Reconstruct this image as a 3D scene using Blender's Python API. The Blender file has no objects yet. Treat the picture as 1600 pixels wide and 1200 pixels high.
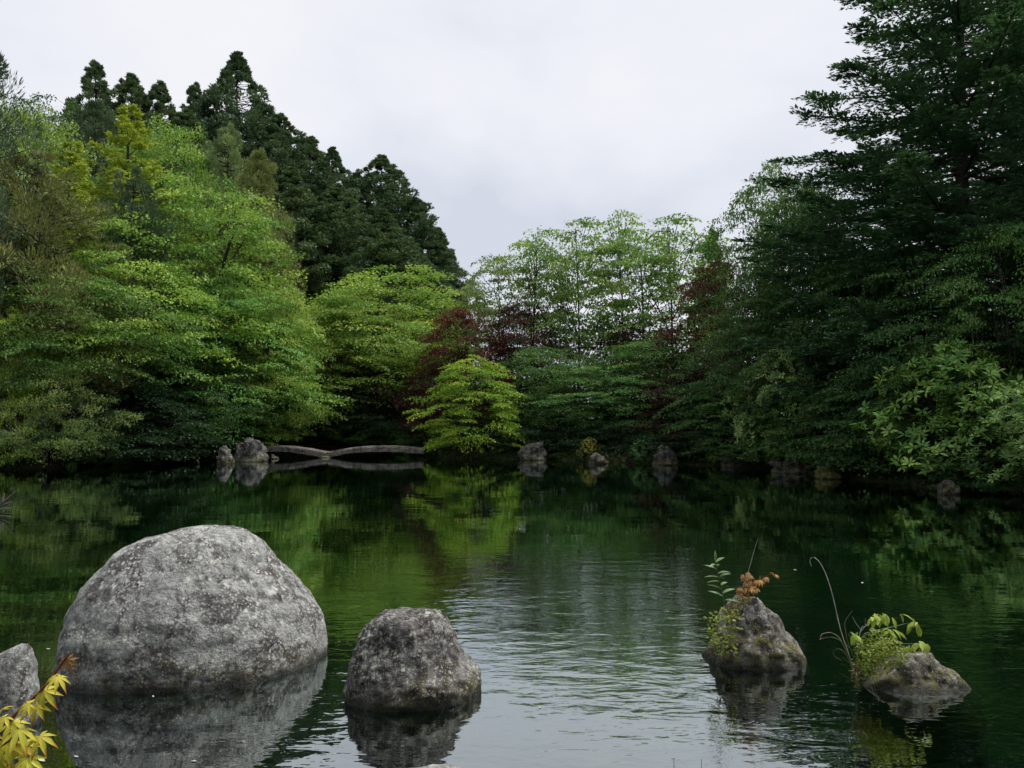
import bpy, math
import numpy as np
from mathutils import Vector, noise

sc = bpy.context.scene
R = math.radians
# ------------------------------------------------------------------ camera
CAM_H, PITCH, F = 1.8, math.atan(55 / 1200), 1200.0
cam_d = bpy.data.cameras.new('camera'); cam = bpy.data.objects.new('camera', cam_d)
sc.collection.objects.link(cam); sc.camera = cam
cam.location = (0, 0, CAM_H); cam.rotation_euler = (R(90) + PITCH, 0, 0)
cam_d.sensor_width = 36; cam_d.lens = 27; cam_d.clip_start = 0.05; cam_d.clip_end = 3000
# ------------------------------------------------------------------ sky
SUN_EL, SUN_AZ = R(62), R(72)
wd = bpy.data.worlds.new('World'); sc.world = wd; wd.use_nodes = True
nt = wd.node_tree; nt.nodes.clear()
def N(t, typ, **kw):
    n = t.nodes.new(typ)
    for k, v in kw.items(): setattr(n, k, v)
    return n
def math_node(t, op, a, b=None, c=None):
    n = N(t, 'ShaderNodeMath', operation=op)
    for i, v in enumerate((a, b, c)):
        if v is None: continue
        if isinstance(v, (int, float)): n.inputs[i].default_value = v
        else: t.links.new(v, n.inputs[i])
    return n.outputs[0]
def ramp(t, fac, stops, interp='LINEAR'):
    n = N(t, 'ShaderNodeValToRGB'); e = n.color_ramp.elements; n.color_ramp.interpolation = interp
    while len(e) < len(stops): e.new(0.5)
    for el, (p, c) in zip(e, stops):
        el.position = p
        el.color = (c, c, c, 1) if isinstance(c, (int, float)) else (*c, 1)
    t.links.new(fac, n.inputs[0]); return n.outputs[0]
def noise_tex(t, vec, scale, detail=4, rough=0.55, dist=0.0):
    n = N(t, 'ShaderNodeTexNoise'); n.inputs['Scale'].default_value = scale
    n.inputs['Detail'].default_value = detail; n.inputs['Roughness'].default_value = rough
    n.inputs['Distortion'].default_value = dist
    if vec is not None: t.links.new(vec, n.inputs['Vector'])
    return n.outputs[0]
sky = N(nt, 'ShaderNodeTexSky', sky_type='NISHITA', sun_disc=False, sun_elevation=SUN_EL, sun_rotation=SUN_AZ)
bg1 = N(nt, 'ShaderNodeBackground'); bg1.inputs[1].default_value = 0.05; nt.links.new(sky.outputs[0], bg1.inputs[0])
tc = N(nt, 'ShaderNodeTexCoord'); sep = N(nt, 'ShaderNodeSeparateXYZ'); nt.links.new(tc.outputs['Generated'], sep.inputs[0])
zc = math_node(nt, 'ADD', math_node(nt, 'MAXIMUM', sep.outputs[2], 0.0), 0.22)
cb = N(nt, 'ShaderNodeCombineXYZ')
nt.links.new(math_node(nt, 'DIVIDE', sep.outputs[0], zc), cb.inputs[0])
nt.links.new(math_node(nt, 'DIVIDE', sep.outputs[1], zc), cb.inputs[1]); cb.inputs[2].default_value = 3.7
cl1 = noise_tex(nt, cb.outputs[0], 1.15, 6, 0.5, 0.25)
cloud = ramp(nt, cl1, [(0.36, (0.292, 0.310, 0.350)), (0.46, (0.338, 0.350, 0.386)), (0.57, (0.380, 0.386, 0.414)), (0.72, (0.412, 0.413, 0.428))])
bg2 = N(nt, 'ShaderNodeBackground'); bg2.inputs[1].default_value = 1.0; nt.links.new(cloud, bg2.inputs[0])
mx = N(nt, 'ShaderNodeMixShader'); mx.inputs[0].default_value = 0.96
nt.links.new(bg1.outputs[0], mx.inputs[1]); nt.links.new(bg2.outputs[0], mx.inputs[2])
wo = N(nt, 'ShaderNodeOutputWorld'); nt.links.new(mx.outputs[0], wo.inputs[0])
# ------------------------------------------------------------------ sun behind the cloud
sl = bpy.data.lights.new('sun', 'SUN'); sl.energy = 1.5; sl.angle = R(16); sl.color = (1, 0.97, 0.92)
so = bpy.data.objects.new('sun', sl); sc.collection.objects.link(so)
sdir = Vector((math.sin(SUN_AZ) * math.cos(SUN_EL), math.cos(SUN_AZ) * math.cos(SUN_EL), math.sin(SUN_EL)))
so.rotation_euler = sdir.to_track_quat('Z', 'Y').to_euler(); so.location = (20, -10, 60)
vs = sc.view_settings
vs.view_transform = 'Standard'; vs.look = 'None'; vs.exposure = 1.2; vs.gamma = 1.0; vs.use_curve_mapping = False
cy = sc.cycles
cy.max_bounces = 5; cy.diffuse_bounces = 2; cy.glossy_bounces = 3; cy.transmission_bounces = 4; cy.transparent_max_bounces = 8
cy.caustics_reflective = False; cy.caustics_refractive = False; cy.sample_clamp_indirect = 4
cy.use_denoising = True; cy.use_adaptive_sampling = True; cy.adaptive_threshold = 0.015

# ================================================================== helpers
COL = sc.collection
def at(px, py, D):
    """world point seen at photo pixel (px,py) at depth y = D"""
    x, y = (px - 800) / F, -(py - 600) / F
    d = Vector((x, math.cos(PITCH) - y * math.sin(PITCH), math.sin(PITCH) + y * math.cos(PITCH)))
    return Vector((0, 0, CAM_H)) + d * (D / d.y)
def on_z(px, py, z=0.0):
    x, y = (px - 800) / F, -(py - 600) / F
    d = Vector((x, math.cos(PITCH) - y * math.sin(PITCH), math.sin(PITCH) + y * math.cos(PITCH)))
    return Vector((0, 0, CAM_H)) + d * ((z - CAM_H) / d.z)
def mesh_np(name, V, faces_flat, fsize, mat=None, tint=None, smooth=False):
    """V (n,3); faces_flat flat index array; fsize verts per face"""
    me = bpy.data.meshes.new(name)
    V = np.ascontiguousarray(V, dtype=np.float32); ff = np.ascontiguousarray(faces_flat, dtype=np.int32).ravel()
    nf = len(ff) // fsize
    me.vertices.add(len(V)); me.vertices.foreach_set('co', V.ravel())
    me.loops.add(len(ff)); me.loops.foreach_set('vertex_index', ff)
    me.polygons.add(nf)
    me.polygons.foreach_set('loop_start', np.arange(nf, dtype=np.int32) * fsize)
    if smooth: me.polygons.foreach_set('use_smooth', np.ones(nf, dtype=bool))
    if tint is not None:
        a = me.attributes.new('tint', 'FLOAT', 'FACE'); a.data.foreach_set('value', np.ascontiguousarray(tint, dtype=np.float32))
    me.update(calc_edges=True); me.validate()
    if mat: me.materials.append(mat)
    return me
def unit(a): return a / np.maximum(np.linalg.norm(a, axis=-1, keepdims=True), 1e-9)
def leaves(name, P, A, Nn, L, W, tint, mat, mid=0.42, fold=0.12):
    """one folded four-cornered leaf per row"""
    A = unit(A); S = unit(np.cross(A, Nn)); Nn = np.cross(S, A)
    L = np.broadcast_to(np.asarray(L, float).reshape(-1, 1), (len(P), 1)); W = np.broadcast_to(np.asarray(W, float).reshape(-1, 1), (len(P), 1))
    V = np.stack([P, P + A * L * mid + S * W * .5 + Nn * W * fold, P + A * L, P + A * L * mid - S * W * .5 + Nn * W * fold], 1).reshape(-1, 3)
    return mesh_np(name, V, np.arange(len(V)), 4, mat, tint)
class Tubes:
    def __init__(self): self.v = []; self.f = []; self.n = 0
    def add(self, pts, rad, sides=6):
        pts = np.asarray(pts, float); m = len(pts); rad = np.broadcast_to(np.asarray(rad, float), (m,))
        T = unit(np.gradient(pts, axis=0)); ref = np.array([1.0, 0, 0]) if abs(T[0][0]) < .7 else np.array([0, 1.0, 0])
        U = unit(np.cross(T, ref)); B = np.cross(T, U)
        a = np.arange(sides) / sides * 2 * np.pi
        ring = U[:, None] * np.cos(a)[None, :, None] + B[:, None] * np.sin(a)[None, :, None]
        V = pts[:, None] + ring * rad[:, None, None]
        i = np.arange(m - 1)[:, None] * sides; j = np.arange(sides)[None]; k = (j + 1) % sides
        Fq = np.stack([i + j, i + k, i + sides + k, i + sides + j], -1).reshape(-1, 4) + self.n
        self.v.append(V.reshape(-1, 3)); self.f.append(Fq); self.n += m * sides
    def mesh(self, name, mat): return mesh_np(name, np.concatenate(self.v), np.concatenate(self.f), 4, mat, smooth=True)
def bez(p0, p1, p2, n):
    t = np.linspace(0, 1, n)[:, None]
    return (1 - t) ** 2 * np.asarray(p0, float) + 2 * t * (1 - t) * np.asarray(p1, float) + t * t * np.asarray(p2, float)
def ob(name, me, parent=None, loc=None, color=None, **props):
    o = bpy.data.objects.new(name, me); COL.objects.link(o)
    if parent: o.parent = parent
    if loc is not None: o.location = loc
    if color: o.color = (*color, 1)
    for k, v in props.items(): o[k] = v
    return o
def thing(name, label, cat, loc=(0, 0, 0), rz=0, group=None):
    o = bpy.data.objects.new(name, None); COL.objects.link(o); o.empty_display_size = .2
    o.location = loc; o.rotation_euler = (0, 0, rz); o['label'] = label; o['category'] = cat
    if group: o['group'] = group
    return o

# ================================================================== materials
def new_mat(name):
    m = bpy.data.materials.new(name); m.use_nodes = True; m.node_tree.nodes.clear()
    t = m.node_tree; return m, t, N(t, 'ShaderNodeOutputMaterial')
def mixcol(t, fac, a, b, mode='MIX'):
    n = N(t, 'ShaderNodeMix', data_type='RGBA', blend_type=mode)
    for i, v in ((0, fac), (6, a), (7, b)):
        if isinstance(v, (int, float)): n.inputs[i].default_value = v
        elif isinstance(v, tuple): n.inputs[i].default_value = (*v, 1)
        else: t.links.new(v, n.inputs[i])
    return n.outputs[2]
def leaf_mat(name, trans=0.35, gloss=0.015, rough=0.45, vlo=0.6, vhi=1.45, hue=0.03):
    m, t, out = new_mat(name)
    oi = N(t, 'ShaderNodeObjectInfo'); at_ = N(t, 'ShaderNodeAttribute', attribute_name='tint')
    hs = N(t, 'ShaderNodeHueSaturation'); t.links.new(oi.outputs['Color'], hs.inputs['Color'])
    def mr(a, b):
        n = N(t, 'ShaderNodeMapRange'); t.links.new(at_.outputs['Fac'], n.inputs[0]); n.inputs[3].default_value = a; n.inputs[4].default_value = b
        return n.outputs[0]
    t.links.new(mr(vlo, vhi), hs.inputs['Value']); t.links.new(mr(.5 + hue, .5 - hue), hs.inputs['Hue'])
    d = N(t, 'ShaderNodeBsdfDiffuse'); tr = N(t, 'ShaderNodeBsdfTranslucent'); g = N(t, 'ShaderNodeBsdfGlossy')
    g.inputs['Roughness'].default_value = rough; g.inputs['Color'].default_value = (1, 1, 1, 1)
    t.links.new(hs.outputs[0], d.inputs[0])
    trc = mixcol(t, 1.0, hs.outputs[0], (1.15, 1.1, .65), 'MULTIPLY'); t.links.new(trc, tr.inputs[0])
    m1 = N(t, 'ShaderNodeMixShader'); m1.inputs[0].default_value = trans
    t.links.new(d.outputs[0], m1.inputs[1]); t.links.new(tr.outputs[0], m1.inputs[2])
    m2 = N(t, 'ShaderNodeMixShader'); m2.inputs[0].default_value = gloss
    t.links.new(m1.outputs[0], m2.inputs[1]); t.links.new(g.outputs[0], m2.inputs[2])
    t.links.new(m2.outputs[0], out.inputs[0]); return m
M_LEAF = leaf_mat('leaf_soft'); M_NEEDLE = leaf_mat('leaf_needle', .18, .02, .5, .6, 1.5, .02)
M_GLOSSY = leaf_mat('leaf_leathery', .22, .02, .5, .6, 1.4, .03)
def bark_mat(name, c1, c2, scale=8):
    m, t, out = new_mat(name); tcn = N(t, 'ShaderNodeTexCoord'); mp = N(t, 'ShaderNodeMapping'); mp.inputs['Scale'].default_value = (1, 1, .25)
    t.links.new(tcn.outputs['Object'], mp.inputs[0]); n = noise_tex(t, mp.outputs[0], scale, 5, .65)
    p = N(t, 'ShaderNodeBsdfPrincipled'); p.inputs['Roughness'].default_value = .9; p.inputs['Specular IOR Level'].default_value = .2
    t.links.new(ramp(t, n, [(.35, c1), (.65, c2)]), p.inputs['Base Color'])
    b = N(t, 'ShaderNodeBump'); b.inputs['Strength'].default_value = .6; b.inputs['Distance'].default_value = .02
    t.links.new(n, b.inputs['Height']); t.links.new(b.outputs[0], p.inputs['Normal']); t.links.new(p.outputs[0], out.inputs[0]); return m
M_BARK = bark_mat('bark_dark', (.018, .015, .012), (.06, .05, .04)); M_BARKP = bark_mat('bark_pale', (.10, .09, .075), (.22, .20, .17))
M_STEM_RED = bark_mat('stem_red', (.22, .06, .04), (.30, .10, .06), 40); M_STEM_GREEN = bark_mat('stem_green', (.10, .12, .04), (.2, .2, .09), 40)
M_TWIG_WHITE = bark_mat('twig_white', (.40, .38, .33), (.62, .6, .55), 40)
def flat_leaf_mat(name, c_in, c_out, r, trans=.3):
    """thin leaf whose colour runs from base to tip (object x)"""
    m, t, out = new_mat(name); tcn = N(t, 'ShaderNodeTexCoord'); ln = N(t, 'ShaderNodeVectorMath', operation='LENGTH'); t.links.new(tcn.outputs['Object'], ln.inputs[0])
    f = math_node(t, 'DIVIDE', ln.outputs['Value'], r); c = ramp(t, f, [(.25, c_in), (.65, c_in), (1.0, c_out)])
    oi = N(t, 'ShaderNodeObjectInfo'); hs = N(t, 'ShaderNodeHueSaturation'); t.links.new(c, hs.inputs['Color'])
    mr = N(t, 'ShaderNodeMapRange'); t.links.new(oi.outputs['Random'], mr.inputs[0]); mr.inputs[3].default_value = .7; mr.inputs[4].default_value = 1.25; t.links.new(mr.outputs[0], hs.inputs['Value'])
    mr2 = N(t, 'ShaderNodeMapRange'); t.links.new(oi.outputs['Random'], mr2.inputs[0]); mr2.inputs[3].default_value = .485; mr2.inputs[4].default_value = .515; t.links.new(mr2.outputs[0], hs.inputs['Hue'])
    d = N(t, 'ShaderNodeBsdfPrincipled'); d.inputs['Roughness'].default_value = .5; d.inputs['Specular IOR Level'].default_value = .25; tr = N(t, 'ShaderNodeBsdfTranslucent')
    t.links.new(hs.outputs[0], d.inputs['Base Color']); t.links.new(hs.outputs[0], tr.inputs[0])
    m1 = N(t, 'ShaderNodeMixShader'); m1.inputs[0].default_value = trans; t.links.new(d.outputs[0], m1.inputs[1]); t.links.new(tr.outputs[0], m1.inputs[2]); t.links.new(m1.outputs[0], out.inputs[0]); return m
M_MAPLE_YELLOW = flat_leaf_mat('maple_yellow', (.72, .66, .08), (.60, .22, .05), .056)
M_MAPLE_ORANGE = flat_leaf_mat('maple_orange', (.50, .29, .10), (.42, .19, .07), .04)
M_LANCE = flat_leaf_mat('lance_leaf', (.16, .28, .10), (.26, .36, .18), .05)
M_FRESH = flat_leaf_mat('fresh_leaf', (.34, .46, .06), (.42, .5, .08), .05)
M_BLADE = flat_leaf_mat('grass_blade', (.22, .26, .10), (.42, .40, .25), .4)

def rock_mat(name, dark, mid, pale, lichen, green, ochre=(.30, .26, .10), lich_amt=.5, scale=1.0, mossy=.0):
    m, t, out = new_mat(name); tcn = N(t, 'ShaderNodeTexCoord'); co = tcn.outputs['Object']
    geo = N(t, 'ShaderNodeNewGeometry'); sp = N(t, 'ShaderNodeSeparateXYZ'); t.links.new(geo.outputs['Position'], sp.inputs[0])
    spn = N(t, 'ShaderNodeSeparateXYZ'); t.links.new(geo.outputs['Normal'], spn.inputs[0])
    n1 = noise_tex(t, co, 2.2 * scale, 8, .62, .3); n2 = noise_tex(t, co, 11 * scale, 7, .7, .4); n3 = noise_tex(t, co, 42 * scale, 4, .7)
    n1b = noise_tex(t, co, 4.5 * scale, 4, .6, .8)
    base = ramp(t, n2, [(.36, dark), (.48, mid), (.62, pale)])
    base = mixcol(t, ramp(t, n1, [(.42, 0.0), (.56, .85)]), base, mixcol(t, n2, mid, tuple(min(1, 1.2 * a) for a in pale)))
    base = mixcol(t, ramp(t, n1b, [(.47, 0.0), (.58, .8)]), base, (dark[0] * 1.12, dark[1] * 1.0, dark[2] * 1.05))
    # crustose lichen: blotches of several sizes
    for sc_, thr, soft in ((9, .30, .10), (21, .33, .08), (48, .36, .10)):
        v = N(t, 'ShaderNodeTexVoronoi', feature='F1'); v.inputs['Scale'].default_value = sc_ * scale; v.inputs['Randomness'].default_value = 1
        wob = N(t, 'ShaderNodeVectorMath', operation='ADD'); t.links.new(co, wob.inputs[0])
        nn = N(t, 'ShaderNodeTexNoise'); nn.inputs['Scale'].default_value = sc_ * 2.2 * scale; nn.inputs['Detail'].default_value = 3; t.links.new(co, nn.inputs['Vector'])
        sm = N(t, 'ShaderNodeVectorMath', operation='SCALE'); sm.inputs['Scale'].default_value = .9 / (sc_ * scale); t.links.new(nn.outputs['Color'], sm.inputs[0]); t.links.new(sm.outputs[0], wob.inputs[1]); t.links.new(wob.outputs[0], v.inputs['Vector'])
        cs = N(t, 'ShaderNodeSeparateColor'); t.links.new(v.outputs['Color'], cs.inputs[0])
        pick = ramp(t, cs.outputs[0], [(1 - lich_amt, 0.0), (1 - lich_amt + .03, 1.0)])
        blot = ramp(t, v.outputs['Distance'], [(thr - soft, 1.0), (thr + soft, 0.0)])
        patch = ramp(t, noise_tex(t, co, 3.1 * scale + sc_ * .02, 3, .6), [(.38, 0.1), (.54, 1.0)])
        fac = math_node(t, 'MULTIPLY', math_node(t, 'MULTIPLY', pick, blot), math_node(t, 'MULTIPLY', patch, .92))
        base = mixcol(t, fac, base, mixcol(t, cs.outputs[1], lichen, tuple(.7 * a for a in lichen)))
    # fine dark pits
    base = mixcol(t, ramp(t, n3, [(.32, .7), (.45, 0.0)]), base, tuple(.35 * a for a in dark))
    # green / ochre algae and moss, mostly low on the stone
    zz = math_node(t, 'MULTIPLY_ADD', n1b, -.7, sp.outputs[2])
    mr = N(t, 'ShaderNodeMapRange'); t.links.new(zz, mr.inputs[0]); mr.inputs[1].default_value = -.30 + mossy; mr.inputs[2].default_value = -.05 + mossy; mr.inputs[3].default_value = .85; mr.inputs[4].default_value = 0
    gm = math_node(t, 'MULTIPLY', mr.outputs[0], ramp(t, n2, [(.42, 0.0), (.58, 1.0)]))
    base = mixcol(t, gm, base, mixcol(t, n3, green, ochre))
    # wet rim just above the water
    wet = N(t, 'ShaderNodeMapRange'); t.links.new(math_node(t, 'MULTIPLY_ADD', n2, .05, sp.outputs[2]), wet.inputs[0]); wet.inputs[1].default_value = .045; wet.inputs[2].default_value = .10; wet.inputs[3].default_value = .8; wet.inputs[4].default_value = 0
    base = mixcol(t, wet.outputs[0], base, (.018, .018, .014))
    p = N(t, 'ShaderNodeBsdfPrincipled'); t.links.new(base, p.inputs['Base Color']); p.inputs['Specular IOR Level'].default_value = .25
    rg = N(t, 'ShaderNodeMapRange'); t.links.new(wet.outputs[0], rg.inputs[0]); rg.inputs[3].default_value = .92; rg.inputs[4].default_value = .3; t.links.new(rg.outputs[0], p.inputs['Roughness'])
    hsum = math_node(t, 'MULTIPLY_ADD', n3, .35, n2); b = N(t, 'ShaderNodeBump'); b.inputs['Strength'].default_value = 1.0; b.inputs['Distance'].default_value = .05 / scale
    t.links.new(hsum, b.inputs['Height']); t.links.new(b.outputs[0], p.inputs['Normal']); t.links.new(p.outputs[0], out.inputs[0]); return m
M_ROCK_PALE = rock_mat('rock_pale_lichen', (.065, .06, .058), (.25, .248, .232), (.50, .50, .48), (.76, .76, .70), (.07, .08, .02), lich_amt=.72, mossy=-.13)
M_ROCK_ROUGH = rock_mat('rock_rough_lichen', (.028, .023, .024), (.12, .11, .105), (.31, .30, .285), (.62, .62, .53), (.06, .075, .015), lich_amt=.55, scale=1.5, mossy=-.10)
M_ROCK_MOSS = rock_mat('rock_mossy', (.04, .034, .033), (.155, .145, .135), (.34, .325, .30), (.58, .57, .51), (.07, .095, .015), (.26, .22, .06), lich_amt=.5, scale=1.6, mossy=.05)
M_ROCK_FAR = rock_mat('rock_far', (.02, .018, .016), (.075, .07, .06), (.19, .185, .165), (.40, .39, .37), (.05, .065, .02), lich_amt=.4, scale=.6)
M_ROCK_GREEN = rock_mat('rock_green_moss', (.06, .06, .02), (.10, .11, .03), (.17, .17, .05), (.22, .22, .09), (.07, .10, .015), lich_amt=.3, scale=.8, mossy=.5)

# ground and pond bed
m, t, out = new_mat('ground_soil_and_pond_bed'); M_GROUND = m
geo = N(t, 'ShaderNodeNewGeometry'); pos = geo.outputs['Position']; sp = N(t, 'ShaderNodeSeparateXYZ'); t.links.new(pos, sp.inputs[0])
g1 = noise_tex(t, pos, .9, 6, .6, .3); g2 = noise_tex(t, pos, 6, 5, .65); g3 = noise_tex(t, pos, .45, 4, .6, .6)
soil = mixcol(t, ramp(t, g1, [(.42, 0.0), (.6, 1.0)]), mixcol(t, g2, (.020, .014, .009), (.045, .033, .022)), mixcol(t, g2, (.018, .030, .010), (.045, .065, .018)))
bed = mixcol(t, ramp(t, g3, [(.42, 0.0), (.62, 1.0)]), mixcol(t, g2, (.006, .014, .008), (.016, .028, .014)), mixcol(t, g2, (.014, .036, .008), (.040, .072, .014)))
vb = N(t, 'ShaderNodeTexVoronoi'); vb.inputs['Scale'].default_value = 1.7; t.links.new(pos, vb.inputs['Vector'])
stone = ramp(t, noise_tex(t, pos, .33, 3, .5), [(.52, 0.0), (.64, .7)])
bed = mixcol(t, math_node(t, 'MULTIPLY', stone, ramp(t, vb.outputs['Distance'], [(.2, 1.0), (.5, 0.0)])), bed, mixcol(t, g2, (.03, .035, .02), (.11, .10, .06)))
under = N(t, 'ShaderNodeMapRange'); t.links.new(sp.outputs[2], under.inputs[0]); under.inputs[1].default_value = -.12; under.inputs[2].default_value = .03; under.inputs[3].default_value = 1; under.inputs[4].default_value = 0
p = N(t, 'ShaderNodeBsdfPrincipled'); p.inputs['Roughness'].default_value = .95; p.inputs['Specular IOR Level'].default_value = .1
t.links.new(mixcol(t, under.outputs[0], soil, bed), p.inputs['Base Color'])
b = N(t, 'ShaderNodeBump'); b.inputs['Strength'].default_value = .7; b.inputs['Distance'].default_value = .08; t.links.new(g2, b.inputs['Height']); t.links.new(b.outputs[0], p.inputs['Normal'])
t.links.new(p.outputs[0], out.inputs[0])
# water
m, t, out = new_mat('pond_water'); M_WATER = m
geo = N(t, 'ShaderNodeNewGeometry'); pos = geo.outputs['Position']
def mapped(sx, sy, rz=0):
    mp = N(t, 'ShaderNodeMapping'); mp.inputs['Scale'].default_value = (sx, sy, 1); mp.inputs['Rotation'].default_value = (0, 0, rz); t.links.new(pos, mp.inputs[0]); return mp.outputs[0]
w1 = noise_tex(t, mapped(2.2, 5.2, .12), 1.0, 3, .5, .5); w2 = noise_tex(t, mapped(6.5, 13, -.2), 1.0, 2, .5, .3); w3 = noise_tex(t, mapped(.55, 1.1, .1), 1.0, 2, .5)
sp = N(t, 'ShaderNodeSeparateXYZ'); t.links.new(pos, sp.inputs[0])
# a light breeze ruffles a patch off the middle of the pond; the rest lies almost still
ex = math_node(t, 'DIVIDE', math_node(t, 'SUBTRACT', sp.outputs[0], 1.3), 3.2); ey = math_node(t, 'DIVIDE', math_node(t, 'SUBTRACT', sp.outputs[1], 6.8), 4.0)
rr = math_node(t, 'ADD', math_node(t, 'MULTIPLY', ex, ex), math_node(t, 'MULTIPLY', ey, ey))
patch = N(t, 'ShaderNodeMapRange', interpolation_type='SMOOTHSTEP'); t.links.new(rr, patch.inputs[0]); patch.inputs[1].default_value = .25; patch.inputs[2].default_value = 1.7; patch.inputs[3].default_value = 1; patch.inputs[4].default_value = .13
pn = ramp(t, noise_tex(t, mapped(.35, .6), 1.0, 3, .55), [(.35, .45), (.65, 1.0)])
amp = math_node(t, 'MULTIPLY', patch.outputs[0], pn)
hgt = math_node(t, 'ADD', math_node(t, 'MULTIPLY', math_node(t, 'MULTIPLY_ADD', w2, .42, w1), amp), math_node(t, 'MULTIPLY', w3, .5))
b = N(t, 'ShaderNodeBump'); b.inputs['Strength'].default_value = 1.0; b.inputs['Distance'].default_value = .0085; t.links.new(hgt, b.inputs['Height'])
fr = N(t, 'ShaderNodeFresnel'); fr.inputs[0].default_value = 1.33; t.links.new(b.outputs[0], fr.inputs['Normal'])
fp = math_node(t, 'POWER', fr.outputs[0], .36)
tr = N(t, 'ShaderNodeBsdfTransparent'); tr.inputs[0].default_value = (.30, .56, .44, 1)
gl = N(t, 'ShaderNodeBsdfGlossy'); gl.inputs['Roughness'].default_value = .006; gl.inputs[0].default_value = (.90, .98, .98, 1); t.links.new(b.outputs[0], gl.inputs['Normal'])
ms = N(t, 'ShaderNodeMixShader'); t.links.new(fp, ms.inputs[0]); t.links.new(tr.outputs[0], ms.inputs[1]); t.links.new(gl.outputs[0], ms.inputs[2]); t.links.new(ms.outputs[0], out.inputs[0])

# ================================================================== terrain and water
SHORE = np.array([(-40, 21), (-27, 25.5), (-20, 26.2), (-17.2, 29), (-15.2, 32), (-13, 34.5), (-11.8, 38), (-10, 41.5), (-5.5, 41.8), (-3.9, 38.5), (-3.2, 35.2), (-.5, 34.6), (1.6, 34.6), (3.6, 32.4), (6.2, 31),
    (8.0, 29.4), (9.9, 27.2), (9.8, 24.6), (10.6, 22.4), (11.2, 19.3), (12.6, 17.8), (14.5, 12), (13.5, 5), (9, 1.6), (4, 1.1), (0, 1.5), (-4, 1.2), (-9, 2.2), (-14, 5), (-30, 12)], float)
def shore_sd(X, Y):
    """signed distance to the shoreline, positive on land"""
    P = np.stack([X, Y], -1); A = SHORE; B = np.roll(SHORE, -1, 0)
    best = np.full(X.shape, 1e9); inside = np.zeros(X.shape, bool)
    for a, b_ in zip(A, B):
        e = b_ - a; w = P - a; h = np.clip((w @ e) / (e @ e), 0, 1); best = np.minimum(best, np.linalg.norm(w - h[..., None] * e, axis=-1))
        c = (a[1] > Y) != (b_[1] > Y)
        if e[1] != 0: inside ^= c & (X < e[0] * (Y - a[1]) / e[1] + a[0])
    return np.where(inside, -best, best)
def ss(x): x = np.clip(x, 0, 1); return x * x * (3 - 2 * x)
def wob(X, Y): return .5 * np.sin(X * .9 + 1.3 * np.sin(Y * .7)) + .5 * np.sin(Y * 1.1 + 1.7 * np.sin(X * .5 + 2))
def ground_z(X, Y):
    X = np.asarray(X, float); Y = np.asarray(Y, float); d = shore_sd(X, Y) + .22 * wob(X * 1.6, Y * 1.6)
    land = .32 * ss(d / .7) + .10 * ss(d / 5) + .18 * ss(d / 3) * (wob(X * .6, Y * .6) + .4)
    bed_ = -.95 * ss(-d / 2.6) - .25 * ss(-d / .4) + .10 * wob(X * 1.3, Y * 1.3) * ss(-d / 2)
    u = (Y - 34) * .8 + (-X - 12) * .5
    hill = 11 * ss(u / 30) * ss((-X + 2) / 14) * ss(d / 4)
    return np.where(d > 0, land + hill, bed_)
def gz(x, y): return float(ground_z(np.array([x]), np.array([y]))[0])
ax = np.concatenate([[-1500, -700, -350, -180, -110, -80, -62, -50], np.arange(-42, 24.01, .4), [27, 32, 40, 55, 80, 120, 200, 400, 800, 1500]])
ay = np.concatenate([[-1500, -600, -250, -100, -45, -22, -12, -8], np.arange(-5, 48, .4), np.arange(48, 85, 1.5), [90, 100, 120, 150, 200, 300, 500, 900, 1600]])
GX, GY = np.meshgrid(ax, ay); GZ = ground_z(GX, GY)
nx, ny = len(ax), len(ay); idx = np.arange(nx * ny).reshape(ny, nx)
quads = np.stack([idx[:-1, :-1], idx[:-1, 1:], idx[1:, 1:], idx[1:, :-1]], -1).reshape(-1, 4)
ob('ground', mesh_np('ground', np.stack([GX, GY, GZ], -1).reshape(-1, 3), quads, 4, M_GROUND, smooth=True), kind='structure')
wv = np.array([(-41, -1, 0), (21, -1, 0), (21, 45, 0), (-41, 45, 0)], float)
ob('pond_water', mesh_np('pond_water', wv, np.arange(4), 4, M_WATER), kind='structure')

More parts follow.
